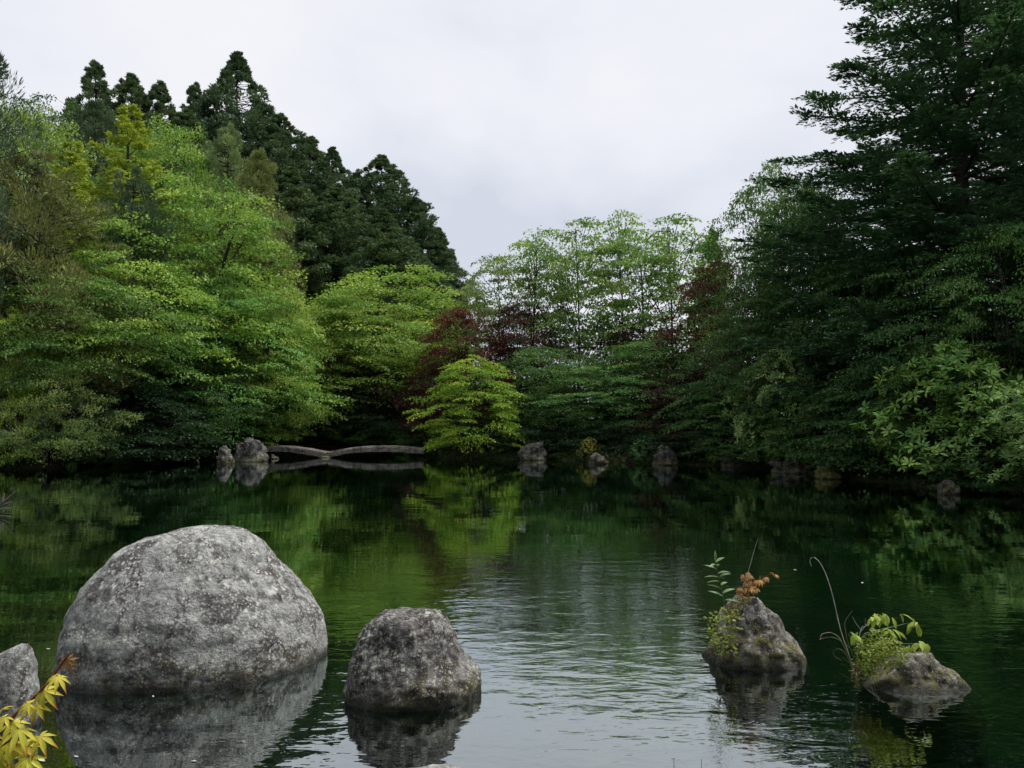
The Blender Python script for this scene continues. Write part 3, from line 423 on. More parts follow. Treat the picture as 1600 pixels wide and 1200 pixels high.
TREES = [
 # cedars on the ridge, left to right
 ('sugi_c', 'cedar_tree', 150, 96, 66, 130, SUGI2, 'ragged dark cedar with thin open tip, leftmost on the ridge skyline'),
 ('sugi_b', 'cedar_tree', 205, 118, 64, 170, SUGI2, 'broad blunt-topped cedar on the ridge right of the ragged cedar'),
 ('sugi_a', 'cedar_tree', 250, 128, 65, 150, SUGI2, 'broad cedar on the ridge left of the small narrow cedar tip'),
 ('sugi_c', 'cedar_tree', 305, 131, 66, 120, SUGI2, 'small narrow cedar tip just left of the tallest ridge cedar'),
 ('sugi_a', 'cedar_tree', 372, 85, 62, 190, SUGI, 'tallest dark cedar whose pointed tip tops the left ridge'),
 ('sugi_b', 'cedar_tree', 437, 180, 60, 180, SUGI, 'dark cedar directly right of and below the tallest ridge cedar'),
 ('sugi_c', 'cedar_tree', 484, 214, 62, 160, SUGI2, 'slim cedar in the middle of the sloping ridge line'),
 ('sugi_a', 'cedar_tree', 520, 232, 60, 130, SUGI, 'dense cedar with rounded tufts left of the narrow ridge cedar'),
 ('sugi_c', 'cedar_tree', 556, 272, 63, 130, SUGI2, 'narrow cedar spire in the dip of the ridge line'),
 ('sugi_b', 'cedar_tree', 597, 245, 60, 180, SUGI, 'tall pointed cedar standing clear right of the ridge dip'),
 ('sugi_c', 'cedar_tree', 648, 308, 60, 150, SUGI, 'slender cedar second from the right end of the cedar row'),
 ('sugi_c', 'cedar_tree', 684, 357, 60, 110, SUGI2, 'last thin cedar at the right end of the cedar row'),
 ('sugi_a', 'cedar_tree', 455, 262, 53, 170, SUGI2, 'front-row dark cedar behind the olive pines, tufts facing the pond'),
 ('sugi_b', 'cedar_tree', 528, 290, 53, 180, SUGI2, 'front-row full cedar in the centre of the dark cedar slope'),
 ('sugi_a', 'cedar_tree', 600, 330, 53, 180, SUGI2, 'front-row cedar above the yellow-green tree by the bridge'),
 ('sugi_b', 'cedar_tree', 655, 390, 53, 120, SUGI, 'low front-row cedar just behind the yellow-green tree top'),
 ('round_b', 'broadleaf_tree', 90, 150, 62, 170, DEEP, 'dark green tree on the ridge left of the ragged cedar'),
 ('sugi_a', 'cedar_tree', 290, 172, 56, 180, SUGI2, 'full dark cedar on the slope under the small cedar tip'),
 ('round_b', 'broadleaf_tree', 25, 155, 56, 150, PINE, 'grey-green tree on the ridge at the left picture edge'),
 # left slope
 ('pine_b', 'pine_tree', 150, 155, 48, 150, PINE, 'grey-green pine on the slope in front of the ragged cedar'),
 ('larch', 'larch_tree', 203, 168, 38.6, 280, GOLD, 'tall golden larch with pointed tip on the left slope'),
 ('round_a', 'broadleaf_tree', 262, 194, 47, 190, BRIGHT, 'bright green round-topped tree right of the golden larch'),
 ('pine_b', 'pine_tree', 357, 195, 47, 130, GREY, 'grey-olive pine with spiky top in front of the tallest cedar'),
 ('pine_b', 'pine_tree', 405, 232, 45, 130, OLIVE, 'olive pine with drooping boughs against the dark cedar slope'),
 ('larch', 'larch_tree', 112, 222, 33.5, 230, GOLD, 'yellow larch behind the brown pine at left'),
 ('round_a', 'broadleaf_tree', 45, 170, 38, 210, FRESH, 'pale green leafy tree high at the left edge'),
 ('pine_a', 'pine_tree', 62, 240, 31, 270, BROWN, 'large brownish olive pine at the left edge'),
 ('pine_a', 'pine_tree', 208, 268, 36, 190, PINE, 'dark blue-green pine standing amid bright trees on the left'),
 ('round_b', 'broadleaf_tree', 318, 268, 38, 250, BRIGHT, 'big fresh green tree right of the dark pine'),
 ('larch', 'larch_tree', 400, 330, 41, 130, OLIVE, 'yellow-olive feathery tree left of the dark cedar slope'),
 ('round_b', 'broadleaf_tree', 428, 432, 38, 130, FRESH, 'light yellow-green tree at the foot of the cedar slope'),
 # left bank
 ('maple_c', 'maple_tree', 120, 410, 30.5, 280, (.125, .235, .058), 'wide layered green maple over the dark hollow on the left bank'),
 ('maple_c', 'maple_tree', 220, 385, 33.5, 300, (.24, .40, .075), 'tall bright layered maple in the middle of the left bank'),
 ('maple_a', 'maple_tree', 345, 425, 37, 250, (.20, .39, .10), 'bright layered maple spreading above the upright shore rocks'),
 ('maple_b', 'maple_tree', 440, 490, 39.6, 180, (.27, .42, .085), 'yellow-green maple leaning to the left end of the bridge'),
 ('maple_b', 'maple_tree', 318, 540, 36, 190, DEEP, 'low green maple with boughs over the water left of the shore rocks'),  # darker leaf colour stands in for shade low on the bank
 ('maple_s', 'maple_tree', 385, 590, 38.6, 160, BRIGHT, 'low leafy maple directly above the larger shore rock'),
 ('maple_s', 'maple_tree', 205, 585, 31.5, 210, SHADE, 'dark low maple beside the pale-twigged bush at left'),
 ('maple_s', 'maple_tree', 12, 480, 28.2, 110, LIME, 'lime green maple bough tree at the left picture edge'),
 ('olive', 'bush', 70, 566, 27.4, 210, (.29, .41, .15), 'large olive bush with pale bare twigs at the left shore', 'bush'),
 ('shrub_a', 'bush', 150, 655, 28.9, 110, MID, 'small mid-green bush at the water beside the olive bush', 'bush'),
 ('shrub_a', 'bush', 250, 660, 32.2, 160, SHADE, 'low dark bush on the shore left of the pointed rock', 'bush'),
 # behind the bridge
 ('round_b', 'broadleaf_tree', 625, 412, 46, 250, (.25, .40, .09), 'yellow-green layered tree with broad top behind the bridge'),
 ('maple_a', 'maple_tree', 560, 455, 44.5, 260, FRESH, 'fresh green spreading maple left behind the bridge'),
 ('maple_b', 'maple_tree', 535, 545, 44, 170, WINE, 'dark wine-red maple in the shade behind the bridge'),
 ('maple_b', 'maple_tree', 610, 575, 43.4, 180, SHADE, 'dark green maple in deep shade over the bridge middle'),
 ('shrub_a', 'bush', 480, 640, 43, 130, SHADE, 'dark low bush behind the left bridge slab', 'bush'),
 ('shrub_a', 'bush', 575, 648, 42.8, 120, MID, 'green low bush behind the right bridge slab', 'bush'),
 ('shrub_a', 'bush', 668, 655, 38, 90, MID, 'leafy bush at the right end of the bridge', 'bush'),
 # centre
 ('maple_b', 'maple_tree', 722, 478, 40, 150, RED, 'deep red maple above the lime maple'),
 ('maple_a', 'maple_tree', 690, 560, 39.4, 120, WINE, 'low wine-red maple between the bridge and the lime maple'),
 ('maple_s', 'maple_tree', 738, 555, 36.2, 150, LIME, 'lime green domed maple at the water right of the bridge'),
 ('maple_b', 'maple_tree', 795, 560, 45, 190, SHADE, 'shaded maple low behind the lime maple right side'),  # this and the next SHADE maples: added, leaf colour darkened as hollow shade
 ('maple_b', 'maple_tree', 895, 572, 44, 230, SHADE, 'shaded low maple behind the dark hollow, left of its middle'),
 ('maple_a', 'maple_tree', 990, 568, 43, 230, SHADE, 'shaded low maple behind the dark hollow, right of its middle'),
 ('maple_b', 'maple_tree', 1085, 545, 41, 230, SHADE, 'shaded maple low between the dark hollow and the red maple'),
 ('airy_b', 'slender_tree', 782, 402, 44, 120, GREY, 'slender open tree with reddish neighbours, leftmost of the airy group'),
 ('airy_a', 'slender_tree', 838, 370, 43, 130, (.21, .36, .11), 'feathery slender tree second from left in the airy group'),
 ('airy_b', 'slender_tree', 907, 346, 42, 140, (.23, .37, .11), 'tall slender tree with bare dark stem and flat pale top'),
 ('airy_a', 'slender_tree', 968, 336, 43, 120, BRIGHT, 'tallest slender tree in the middle of the airy group'),
 ('airy_b', 'slender_tree', 1052, 342, 41, 160, (.22, .37, .11), 'slender wide-topped tree at the right of the airy group'),
 ('airy_a', 'slender_tree', 1005, 385, 45, 170, TEAL, 'slender tree standing behind and between the two tallest airy trees'),
 ('airy_b', 'slender_tree', 872, 400, 46, 110, TEAL, 'thin bluish green tree behind the bare dark stem'),
 ('maple_b', 'maple_tree', 815, 470, 42, 170, (.075, .025, .022), 'dark red maple under the feathery slender trees'),
 ('maple_s', 'maple_tree', 975, 505, 42, 150, WINE, 'small dark red maple under the tallest slender tree'),
 ('sugi_c', 'cedar_tree', 1113, 358, 50, 90, SUGI2, 'single small cedar tip right of the airy trees'),
 ('maple_b', 'maple_tree', 845, 540, 38.2, 170, TEAL, 'layered blue-green maple right of the lime maple'),
 ('maple_c', 'maple_tree', 930, 560, 37.2, 210, MID, 'layered green maple over the dark hollow at the centre shore'),
 ('maple_b', 'maple_tree', 1015, 530, 36.4, 210, MID, 'layered green maple below the slender wide-topped tree'),
 ('maple_a', 'maple_tree', 1125, 398, 36.2, 180, (.085, .027, .022), 'large dark red maple left of the big right-hand trees'),
 ('maple_b', 'maple_tree', 1085, 575, 33.5, 160, WINE, 'low dark maple with purplish leaves in the shade right of centre'),
 ('maple_s', 'maple_tree', 1130, 595, 31.2, 140, TEAL, 'drooping green maple over the water right of centre'),
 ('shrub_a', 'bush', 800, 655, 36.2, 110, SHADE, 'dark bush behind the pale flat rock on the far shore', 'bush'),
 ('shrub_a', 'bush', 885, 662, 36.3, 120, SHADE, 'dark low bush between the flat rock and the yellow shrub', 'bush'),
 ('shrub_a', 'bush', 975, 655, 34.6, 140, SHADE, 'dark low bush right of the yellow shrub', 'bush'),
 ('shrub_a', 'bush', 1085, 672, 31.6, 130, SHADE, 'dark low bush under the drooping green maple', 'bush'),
 # right bank
 ('round_b', 'broadleaf_tree', 1208, 250, 36, 190, TEAL, 'open blue-green tree on the skyline left of the big fir'),
 ('round_a', 'broadleaf_tree', 1250, 275, 34, 190, TEAL, 'dense green tree filling the skyline between the open tree and the fir'),
 ('fir', 'fir_tree', 1492, -200, 27, 690, FIR, 'huge dark fir with long flat boughs towering at right'),
 ('fir_b', 'fir_tree', 1575, -140, 33, 420, FIR2, 'fir rising behind and right of the huge fir'),
 ('pine_a', 'pine_tree', -72, -40, 29.5, 235, PINE, 'tall pine whose bough tips enter at the upper left edge'),
 ('fir_b', 'fir_tree', 1640, -60, 22.5, 420, FIR, 'second huge fir cut by the right picture edge'),
 ('maple_b', 'maple_tree', 1265, 335, 31, 230, DEEP, 'dark layered tree under the open blue-green tree'),
 ('fir_b', 'fir_tree', 1385, 215, 30, 330, FIR2, 'dark fir filling the gap left of the big fir trunk'),
 ('maple_a', 'maple_tree', 1190, 440, 31, 210, DEEP, 'dark green layered maple right of the dark red maple'),
 ('maple_b', 'maple_tree', 1330, 400, 27, 260, DEEP, 'dense dark layered maple in the middle of the right bank'),
 ('maple_a', 'maple_tree', 1450, 385, 23.5, 260, DEEP, 'dark spreading maple in front of the big fir trunk'),
 ('maple_b', 'maple_tree', 1570, 345, 21, 240, (.10, .21, .055), 'green-tipped dark maple at the right picture edge'),
 ('maple_s', 'maple_tree', 1370, 560, 23.6, 220, DEEP, 'low dark maple between the two leathery rhododendrons'),
 ('maple_s', 'maple_tree', 1265, 600, 27.2, 170, MID, 'low green maple behind the tall rhododendron'),
 ('rhodo', 'rhododendron', 1222, 545, 27.6, 150, (.24, .36, .11), 'tall rhododendron with pale leaf whorls drooping to the water', 'shrub'),
 ('shrub_b', 'shrub', 1238, 660, 27.0, 80, LIME, 'yellow-green leafy shrub at the foot of the tall rhododendron', 'shrub'),
 ('rhodo', 'rhododendron', 1303, 678, 24.8, 80, (.12, .23, .07), 'small rhododendron above the mossy green rock', 'shrub'),
 ('rhodo_b', 'rhododendron', 1490, 535, 20.8, 240, (.16, .31, .06), 'broad rhododendron hanging over the water at right', 'shrub'),
 ('rhodo_b', 'rhododendron', 1590, 600, 18.8, 190, (.14, .26, .06), 'rhododendron cut by the right picture edge', 'shrub'),
 ('shrub_a', 'bush', 1360, 690, 23.6, 130, DEEP, 'low dark bush right of the mossy green rock', 'bush'),
 ('shrub_a', 'bush', 1175, 690, 28.9, 110, DEEP, 'low dark bush left of the tall rhododendron', 'bush'),
 ('shrub_a', 'bush', 1540, 700, 18.6, 130, DEEP, 'low dark bush behind the round grey rock at right', 'bush'),
 # small growth at the waterline
 ('shrub_b', 'shrub', 921, 683, 32.9, 34, (.26, .27, .04), 'small yellow shrub beside the brown rock on the far shore', 'shrub'),
 ('shrub_b', 'shrub', 1004, 688, 31.5, 46, (.07, .17, .045), 'small rounded green shrub left of the dark far rock', 'shrub'),
 ('shrub_b', 'shrub', 1115, 708, 29.9, 26, LIME, 'tiny lime shrub at the waterline right of centre', 'shrub'),
 ('shrub_b', 'shrub', 876, 706, 34, 34, (.09, .14, .04), 'tiny olive shrub left of the yellow shrub', 'shrub'),
]
GROUPS = {'cedar_tree': 'cedars on the slope', 'maple_tree': 'maples round the pond', 'broadleaf_tree': 'broadleaf trees on the slopes', 'pine_tree': 'pines on the left slope', 'larch_tree': 'larches on the left slope',
          'slender_tree': 'slender open trees at the centre', 'fir_tree': 'firs on the right bank', 'rhododendron': 'rhododendrons on the right bank', 'bush': 'bushes along the shore', 'shrub': 'small shrubs at the waterline'}
for T in TREES:
    pr_, nm, px, top, D, w, c, lab = T[:8]; plant(pr_, nm, px, top, D, w, c, lab, T[8] if len(T) > 8 else 'tree', GROUPS[nm])

# the wood goes on along both banks; trees behind the viewer are added, unseen, to shade camera-facing sides
BACK = [('maple_b', 'maple_tree', -27, 31, 9, 8, MID, 'maple on the left bank just outside the left picture edge'), ('round_b', 'broadleaf_tree', -33, 30, 13, 9, BRIGHT, 'bright tree on the left bank well outside the picture'), ('round_a', 'broadleaf_tree', -33, 38, 15, 10, MID, 'broad tree on the slope outside the left picture edge'), ('maple_a', 'maple_tree', -40, 27, 9, 9, MID, 'farthest maple on the left bank outside the picture'), ('fir_b', 'fir_tree', 19, 17, 15, 9, FIR, 'fir on the right bank outside the right picture edge'), ('maple_a', 'maple_tree', 17.5, 12, 8, 8, MID, 'maple on the right bank outside the right picture edge'),
        ('maple_a', 'maple_tree', -13, -3.5, 9, 9, MID, 'unseen maple added on the near bank, far left behind the viewer'), ('round_a', 'broadleaf_tree', -7.5, -7, 13, 9, MID, 'unseen broad tree added behind the viewer, left'), ('maple_b', 'maple_tree', -2.5, -8.5, 10, 9, MID, 'unseen maple added straight behind the viewer'),
        ('round_b', 'broadleaf_tree', 3, -9, 13, 9, MID, 'unseen broad tree added behind the viewer, right of the maple'), ('maple_a', 'maple_tree', 8.5, -7, 10, 9, MID, 'unseen maple added behind the viewer, right'), ('fir_b', 'fir_tree', 15, -5, 14, 9, FIR, 'unseen fir added on the near bank, far right behind the viewer')]
for pr_, nm, x, y, h_, w_, c, lab in BACK:
    pr = PROTO[pr_]; t_ = thing(nm, lab, 'tree', (x, y, gz(x, y) - .05), x, GROUPS[nm]); t_.scale = (w_ / pr['W'], w_ / pr['W'], h_ / pr['H'])
    for pn_, me, is_leaf in pr['parts']: ob(pn_, me, t_, color=c if is_leaf else None)

# ================================================================== rocks
def loft_rock(name, levels, D, seed, depth=.85, shear=0.0, mat=None, rough=.05, fine=.012, nring=72, nlev=44, power=2.3, base_z=-1.0, flare=1.12, yback=1.0, cut=0.0, lean_y=0.0):
    """levels: (photo y, left x, right x) down the stone; depth = half depth at the water relative to half width"""
    L = [(at((a + b_) / 2, y, D), at(a, y, D).x, at(b_, y, D).x) for y, a, b_ in levels]
    zs = np.array([l[0].z for l in L]); xl = np.array([l[1] for l in L]); xr = np.array([l[2] for l in L])
    o = np.argsort(zs); zs, xl, xr = zs[o], xl[o], xr[o]; half0 = (xr[0] - xl[0]) / 2; cx0 = (xl[0] + xr[0]) / 2
    zb = min(base_z, zs[0] - .2); zs = np.concatenate([[zb], zs]); xl = np.concatenate([[cx0 - half0 * flare], xl]); xr = np.concatenate([[cx0 + half0 * flare], xr])
    u = np.linspace(0, 1, nlev); z = zb + (zs[-1] - zb) * (1 - (1 - u) ** 1.35)
    l_, r_ = np.interp(z, zs, xl), np.interp(z, zs, xr); k = np.ones(3) / 3
    for _ in range(2): l_[1:-1] = np.convolve(l_, k, 'valid'); r_[1:-1] = np.convolve(r_, k, 'valid')
    hw = (r_ - l_) / 2; cx = (r_ + l_) / 2; hd = half0 * depth * np.clip(hw / half0, .02, None) ** .75
    a = np.arange(nring) / nring * 2 * np.pi; ca, sa = np.cos(a), np.sin(a); e = 2 / power
    X = cx[:, None] + hw[:, None] * (np.sign(ca) * np.abs(ca) ** e)[None]; Y = hd[:, None] * (np.sign(sa) * np.abs(sa) ** e)[None]
    Y = np.where(Y > 0, Y * yback, Y) + shear * (X - cx0) + lean_y * np.maximum(z, 0)[:, None]; Z = np.repeat(z[:, None], nring, 1)
    P = np.stack([X - cx0, Y, Z], -1).reshape(-1, 3); P = np.concatenate([P, [[cx[-1] - cx0, lean_y * z[-1], z[-1] + hw[-1] * .12]]])
    c = np.array([0, 0, zs[-1] * .3]); out_ = []
    for p_ in P:
        v = Vector(p_); n_ = (v - Vector(c)); n_.normalize(); sv = Vector((seed * 7.1, seed * 3.3, seed * 1.7)); s1 = 1.6 / half0
        vd = noise.voronoi(v * s1 * 1.3 + sv)[0]; vd2 = noise.voronoi(v * s1 * 4.2 + sv)[0]
        d_ = rough * half0 * (noise.fractal(v * s1 + sv, 1.0, 2.0, 5) - 1.1 * (vd[0] - .45) + .5 * (vd[1] - vd[0])) + fine * half0 * (noise.fractal(v * s1 * 7 + sv, .9, 2.1, 5) - 1.2 * (vd2[0] - .4))
        if cut: d_ -= cut * half0 * max(0, noise.noise(v * s1 * 1.7 + sv * 2))
        out_.append(v + n_ * d_)
    V = np.array([tuple(q) for q in out_]); V[:, 2] = np.maximum(V[:, 2], zb)
    i = np.arange(nlev - 1)[:, None] * nring; j = np.arange(nring)[None]; kx = (j + 1) % nring
    Fq = np.stack([i + j, i + kx, i + nring + kx, i + nring + j], -1).reshape(-1, 4)
    me = bpy.data.meshes.new(name); tv = len(V) - 1; b0 = (nlev - 1) * nring
    me.from_pydata(V.tolist(), [], Fq.tolist() + [[b0 + q, b0 + (q + 1) % nring, tv] for q in range(nring)] + [list(range(nring))[::-1]])
    for pl in me.polygons: pl.use_smooth = True
    me.materials.append(mat); return me, (cx0, D, 0)
def rock(name, label, levels, D, seed, group=None, **kw):
    me, loc = loft_rock(name, levels, D, seed, **kw); o = ob(name, me, loc=loc, label=label, category='rock')
    if group: o['group'] = group
    return o
G1 = 'rocks standing in the pond'; G2 = 'rocks along the far shore'
big = rock('boulder', 'largest pale grey domed boulder with lichen, left foreground in water', [(829, 270, 348), (833, 247, 366), (842, 220, 378), (858, 196, 392), (880, 175, 412), (910, 153, 446), (940, 139, 476), (970, 130, 490), (1000, 127, 496), (1030, 126, 498), (1056, 126, 499)], 5.85, 3, G1, depth=.80, shear=.13, mat=M_ROCK_PALE, rough=.035, fine=.014, nring=160, nlev=110, lean_y=.10)
rock('boulder', 'medium rough grey boulder with yellow lichen spot, centre foreground in water', [(957, 604, 684), (960, 592, 692), (970, 578, 700), (988, 566, 708), (1010, 556, 715), (1030, 549, 724), (1042, 545, 742), (1056, 542, 750), (1078, 540, 753), (1092, 540, 754)], 5.2, 9, G1, depth=.85, mat=M_ROCK_ROUGH, rough=.06, fine=.03, nring=140, nlev=96, shear=.06)
rock('boulder', 'pyramid-shaped mossy rock carrying an orange maple seedling', [(926, 1160, 1182), (932, 1152, 1192), (945, 1140, 1200), (962, 1128, 1210), (985, 1116, 1226), (1008, 1109, 1242), (1028, 1107, 1251), (1042, 1105, 1257)], 5.85, 15, G1, depth=.8, mat=M_ROCK_MOSS, rough=.13, fine=.022, nring=130, nlev=90, cut=.12)
rock('boulder', 'low wedge-shaped rock with ferns and moss, right foreground', [(1021, 1415, 1448), (1028, 1400, 1462), (1042, 1375, 1478), (1058, 1356, 1500), (1072, 1346, 1516), (1086, 1340, 1530)], 5.3, 21, G1, depth=.55, mat=M_ROCK_MOSS, rough=.12, fine=.022, nring=130, nlev=80, cut=.10)
rock('boulder', 'pointed grey rock cut by the left picture edge behind yellow leaves', [(1008, 28, 40), (1014, 12, 44), (1026, -8, 47), (1050, -34, 50), (1090, -52, 53), (1130, -60, 55)], 4.6, 27, G1, depth=.7, mat=M_ROCK_PALE, rough=.05, fine=.02, power=3)
rock('boulder', 'pale rock crest just showing at the bottom picture edge', [(1212, 655, 705), (1218, 620, 735), (1232, 590, 765), (1270, 570, 790)], 3.2, 31, G1, depth=.7, mat=M_ROCK_PALE, rough=.04, fine=.02, base_z=-.6)
M_ROCK_DIM = rock_mat('rock_dim', (.012, .011, .010), (.042, .04, .034), (.11, .105, .09), (.24, .235, .215), (.04, .055, .018), lich_amt=.35, scale=.7)
FK = dict(mat=M_ROCK_FAR, nring=40, nlev=28, base_z=-1.2)
rock('shore_rock', 'pointed upright rock with pale tip left of the bridge', [(696, 347, 352), (700, 344, 355), (710, 341, 361), (724, 339, 366)], 31.3, 41, G2, depth=.9, rough=.26, fine=.10, **FK)
rock('shore_rock', 'larger craggy grey rock at the left end of the bridge', [(684, 384, 398), (688, 378, 404), (696, 371, 410), (708, 367, 414), (720.5, 365, 415)], 33.0, 42, G2, depth=.8, rough=.26, fine=.10, **FK)
rock('shore_rock', 'small triangular pale stone under the left bridge slab', [(711, 424, 428), (714, 423, 432), (718, 421, 438)], 35.0, 43, G2, depth=.6, rough=.26, fine=.10, **FK)
rock('shore_rock', 'flat-topped pale rock on the far shore right of the lime maple', [(696, 820, 846), (700, 816, 850), (708, 813, 853), (719, 811, 855)], 34.2, 44, G2, depth=.7, rough=.26, fine=.10, **FK)
rock('shore_rock', 'brown rounded rock beside the small yellow shrub', [(711, 928, 938), (715, 922, 944), (722, 919, 948), (727, 917, 949)], 31.2, 45, G2, depth=.8, rough=.26, fine=.10, **{**FK, 'mat': M_ROCK_DIM})
rock('shore_rock', 'dark domed rock beside the rounded green shrub', [(698, 1034, 1044), (704, 1028, 1049), (714, 1023, 1054), (727, 1020, 1057)], 30.4, 46, G2, depth=.8, rough=.26, fine=.10, **{**FK, 'mat': M_ROCK_DIM})
rock('shore_rock', 'low dark brown rock right of the tiny lime shrub', [(712, 1140, 1158), (718, 1130, 1168), (730, 1124, 1176)], 29.2, 47, G2, depth=.8, rough=.26, fine=.10, **{**FK, 'mat': M_ROCK_DIM})
rock('shore_rock', 'long low brown ledge under the tall rhododendron', [(724, 1212, 1256), (730, 1207, 1264), (740, 1204, 1268)], 25.9, 48, G2, depth=.5, rough=.26, fine=.10, **{**FK, 'mat': M_ROCK_DIM})
rock('shore_rock', 'rounded yellow-green mossy rock at the right shore', [(729, 1286, 1302), (733, 1280, 1308), (740, 1277, 1311), (748, 1276, 1312)], 23.4, 49, G2, depth=.8, rough=.26, fine=.10, **{**FK, 'mat': M_ROCK_GREEN})
rock('shore_rock', 'round grey rock at the waterline under the broad rhododendron', [(752, 1474, 1488), (757, 1469, 1493), (766, 1466, 1496), (774, 1466, 1497)], 18.6, 50, G2, depth=.9, rough=.26, fine=.10, **{**FK, 'mat': M_ROCK_DIM})

# ------------------------------------------------------------------ stone bridge: two arched slabs on a low pier
br = thing('stone_bridge', 'low stone footbridge of two arched slabs across the far inlet', 'bridge', tuple(on_z(512, 714.5)))
bo = Vector(br.location); BD = bo.y
def slab(pts, width, thick, seed):
    n = 30; xs = np.linspace(pts[0][0], pts[-1][0], n); ys = np.interp(xs, [q[0] for q in pts], [q[1] for q in pts]); k = np.array([.25, .5, .25])
    for _ in range(4): ys[1:-1] = np.convolve(ys, k, 'valid')
    W = [at(x, y, BD) for x, y in zip(xs, ys)]; V = []; sec = [(-1, -1), (-1, -.25), (-.96, 0), (-.5, .02), (.5, .02), (.96, 0), (1, -.25), (1, -1), (0, -1)]
    for w in W:
        for sx, sz in sec:
            v = Vector((w.x - bo.x, sx * width / 2, w.z + sz * thick)); v += noise.noise_vector(Vector((w.x * 2.2 + seed, sx * 3, sz * 4))) * .022; V.append(v)
    m_ = len(sec); Fc = [[i * m_ + j, (i + 1) * m_ + j, (i + 1) * m_ + (j + 1) % m_, i * m_ + (j + 1) % m_] for i in range(n - 1) for j in range(m_)] + [list(range(m_)), [(n - 1) * m_ + j for j in range(m_)][::-1]]
    me = bpy.data.meshes.new('slab'); me.from_pydata([tuple(v) for v in V], [], Fc); me.materials.append(M_BRIDGE); return me
M_BRIDGE = rock_mat('bridge_stone', (.03, .026, .022), (.13, .115, .10), (.27, .24, .21), (.40, .38, .34), (.10, .09, .04), lich_amt=.5, scale=1.0)
ob('slab', slab([(404, 699), (422, 696.5), (440, 696), (460, 697.5), (480, 700.5), (500, 704), (514, 706)], 1.1, .25, 1), br)
ob('slab', slab([(510.5, 706.5), (525, 703.5), (545, 700), (565, 697.8), (590, 696.6), (620, 696.8), (640, 698), (664, 700.5)], 1.1, .25, 5), br)
me, loc = loft_rock('pier', [(711.5, 500, 524), (716, 497, 528)], BD, 61, depth=1.6, mat=M_ROCK_FAR, nring=30, nlev=16, base_z=-1.3, rough=.05); ob('pier', me, br, (loc[0] - bo.x, 0, 0))

# ================================================================== plants on the rocks
def leaf_mesh(name, outline, mat, bend=.2, fold=.15, L=1.0):
    """flat leaf from half-outline [(along, half width)...], curved down towards its tip"""
    V, Fc = [], []; n = len(outline)
    for a, w in outline: z = -bend * a * a / L; V += [(a, w, z + fold * w), (a, 0, z), (a, -w, z + fold * w)]
    for i in range(n - 1): Fc += [[3 * i, 3 * i + 1, 3 * i + 4, 3 * i + 3], [3 * i + 1, 3 * i + 2, 3 * i + 5, 3 * i + 4]]
    me = bpy.data.meshes.new(name); me.from_pydata(V, [], Fc); me.materials.append(mat)
    for p_ in me.polygons: p_.use_smooth = True
    return me
def maple_leaf_mesh(name, r, mat, lobes=7, bend=.5, seed=0):
    """palmate leaf: pointed lobes round the base of the blade"""
    rg = np.random.default_rng(seed); V = [(0, 0, 0)]; ang = np.linspace(-2.15, 2.15, lobes); ln = [r * (1 - .5 * (abs(a) / 2.15) ** 1.5) * rg.uniform(.92, 1.05) for a in ang]
    def pt(a, q, w=0.0):
        x, y = math.cos(a) * q, math.sin(a) * q; rr_ = math.hypot(x, y); return (x, y, -bend * rr_ * rr_ / r + w)
    Fc = []
    for k, (a, l) in enumerate(zip(ang, ln)):
        st = (ang[1] - ang[0]) / 2; i0 = len(V)
        V += [pt(a - st, l * .36), pt(a - st * .72, l * .60, .01 * r), pt(a - .06, l * .92), pt(a, l * 1.08), pt(a + .06, l * .92), pt(a + st * .72, l * .60, .01 * r), pt(a + st, l * .36), pt(a, l * .5, -.05 * r)]
        m_ = i0 + 7; Fc += [[0, i0, m_], [i0, i0 + 1, m_], [i0 + 1, i0 + 2, m_], [i0 + 2, i0 + 3, m_], [i0 + 3, i0 + 4, m_], [i0 + 4, i0 + 5, m_], [i0 + 5, i0 + 6, m_], [i0 + 6, 0, m_]]
    me = bpy.data.meshes.new(name); me.from_pydata(V, [], Fc); me.materials.append(mat)
    for p_ in me.polygons: p_.use_smooth = True
    return me
def aim(o, axis, normal=(0, 0, 1)):
    a = Vector(axis).normalized(); n_ = Vector(normal); y = n_.cross(a).normalized(); z = a.cross(y)
    from mathutils import Matrix
    o.rotation_euler = Matrix((a, y, z)).transposed().to_euler()
def stem(parent, pts, r0, r1, mat, name='stem', sides=5):
    tb = Tubes(); tb.add(pts, np.linspace(r0, r1, len(pts)), sides); return ob(name, tb.mesh(name, mat), parent)
def loc_path(px, D, base, n=14):
    """photo polyline at depth D as a smooth local path"""
    W = np.array([tuple(at(x, y, D) - base) for x, y in px]); s = np.linspace(0, len(W) - 1, n); f = np.stack([np.interp(s, np.arange(len(W)), W[:, i]) for i in range(3)], -1)
    for _ in range(2): f[1:-1] = (f[:-2] + 2 * f[1:-1] + f[2:]) / 4
    return f
def spread(f, D0, rng, dy): f = f.copy(); f[:, 1] += np.linspace(0, dy, len(f)); return f
r1 = np.random.default_rng(101)
LANCE_ME = leaf_mesh('lance_leaf', [(0, .001), (.012, .006), (.028, .0095), (.045, .008), (.06, .004), (.072, .0004)], M_LANCE, .3, .35, .072)
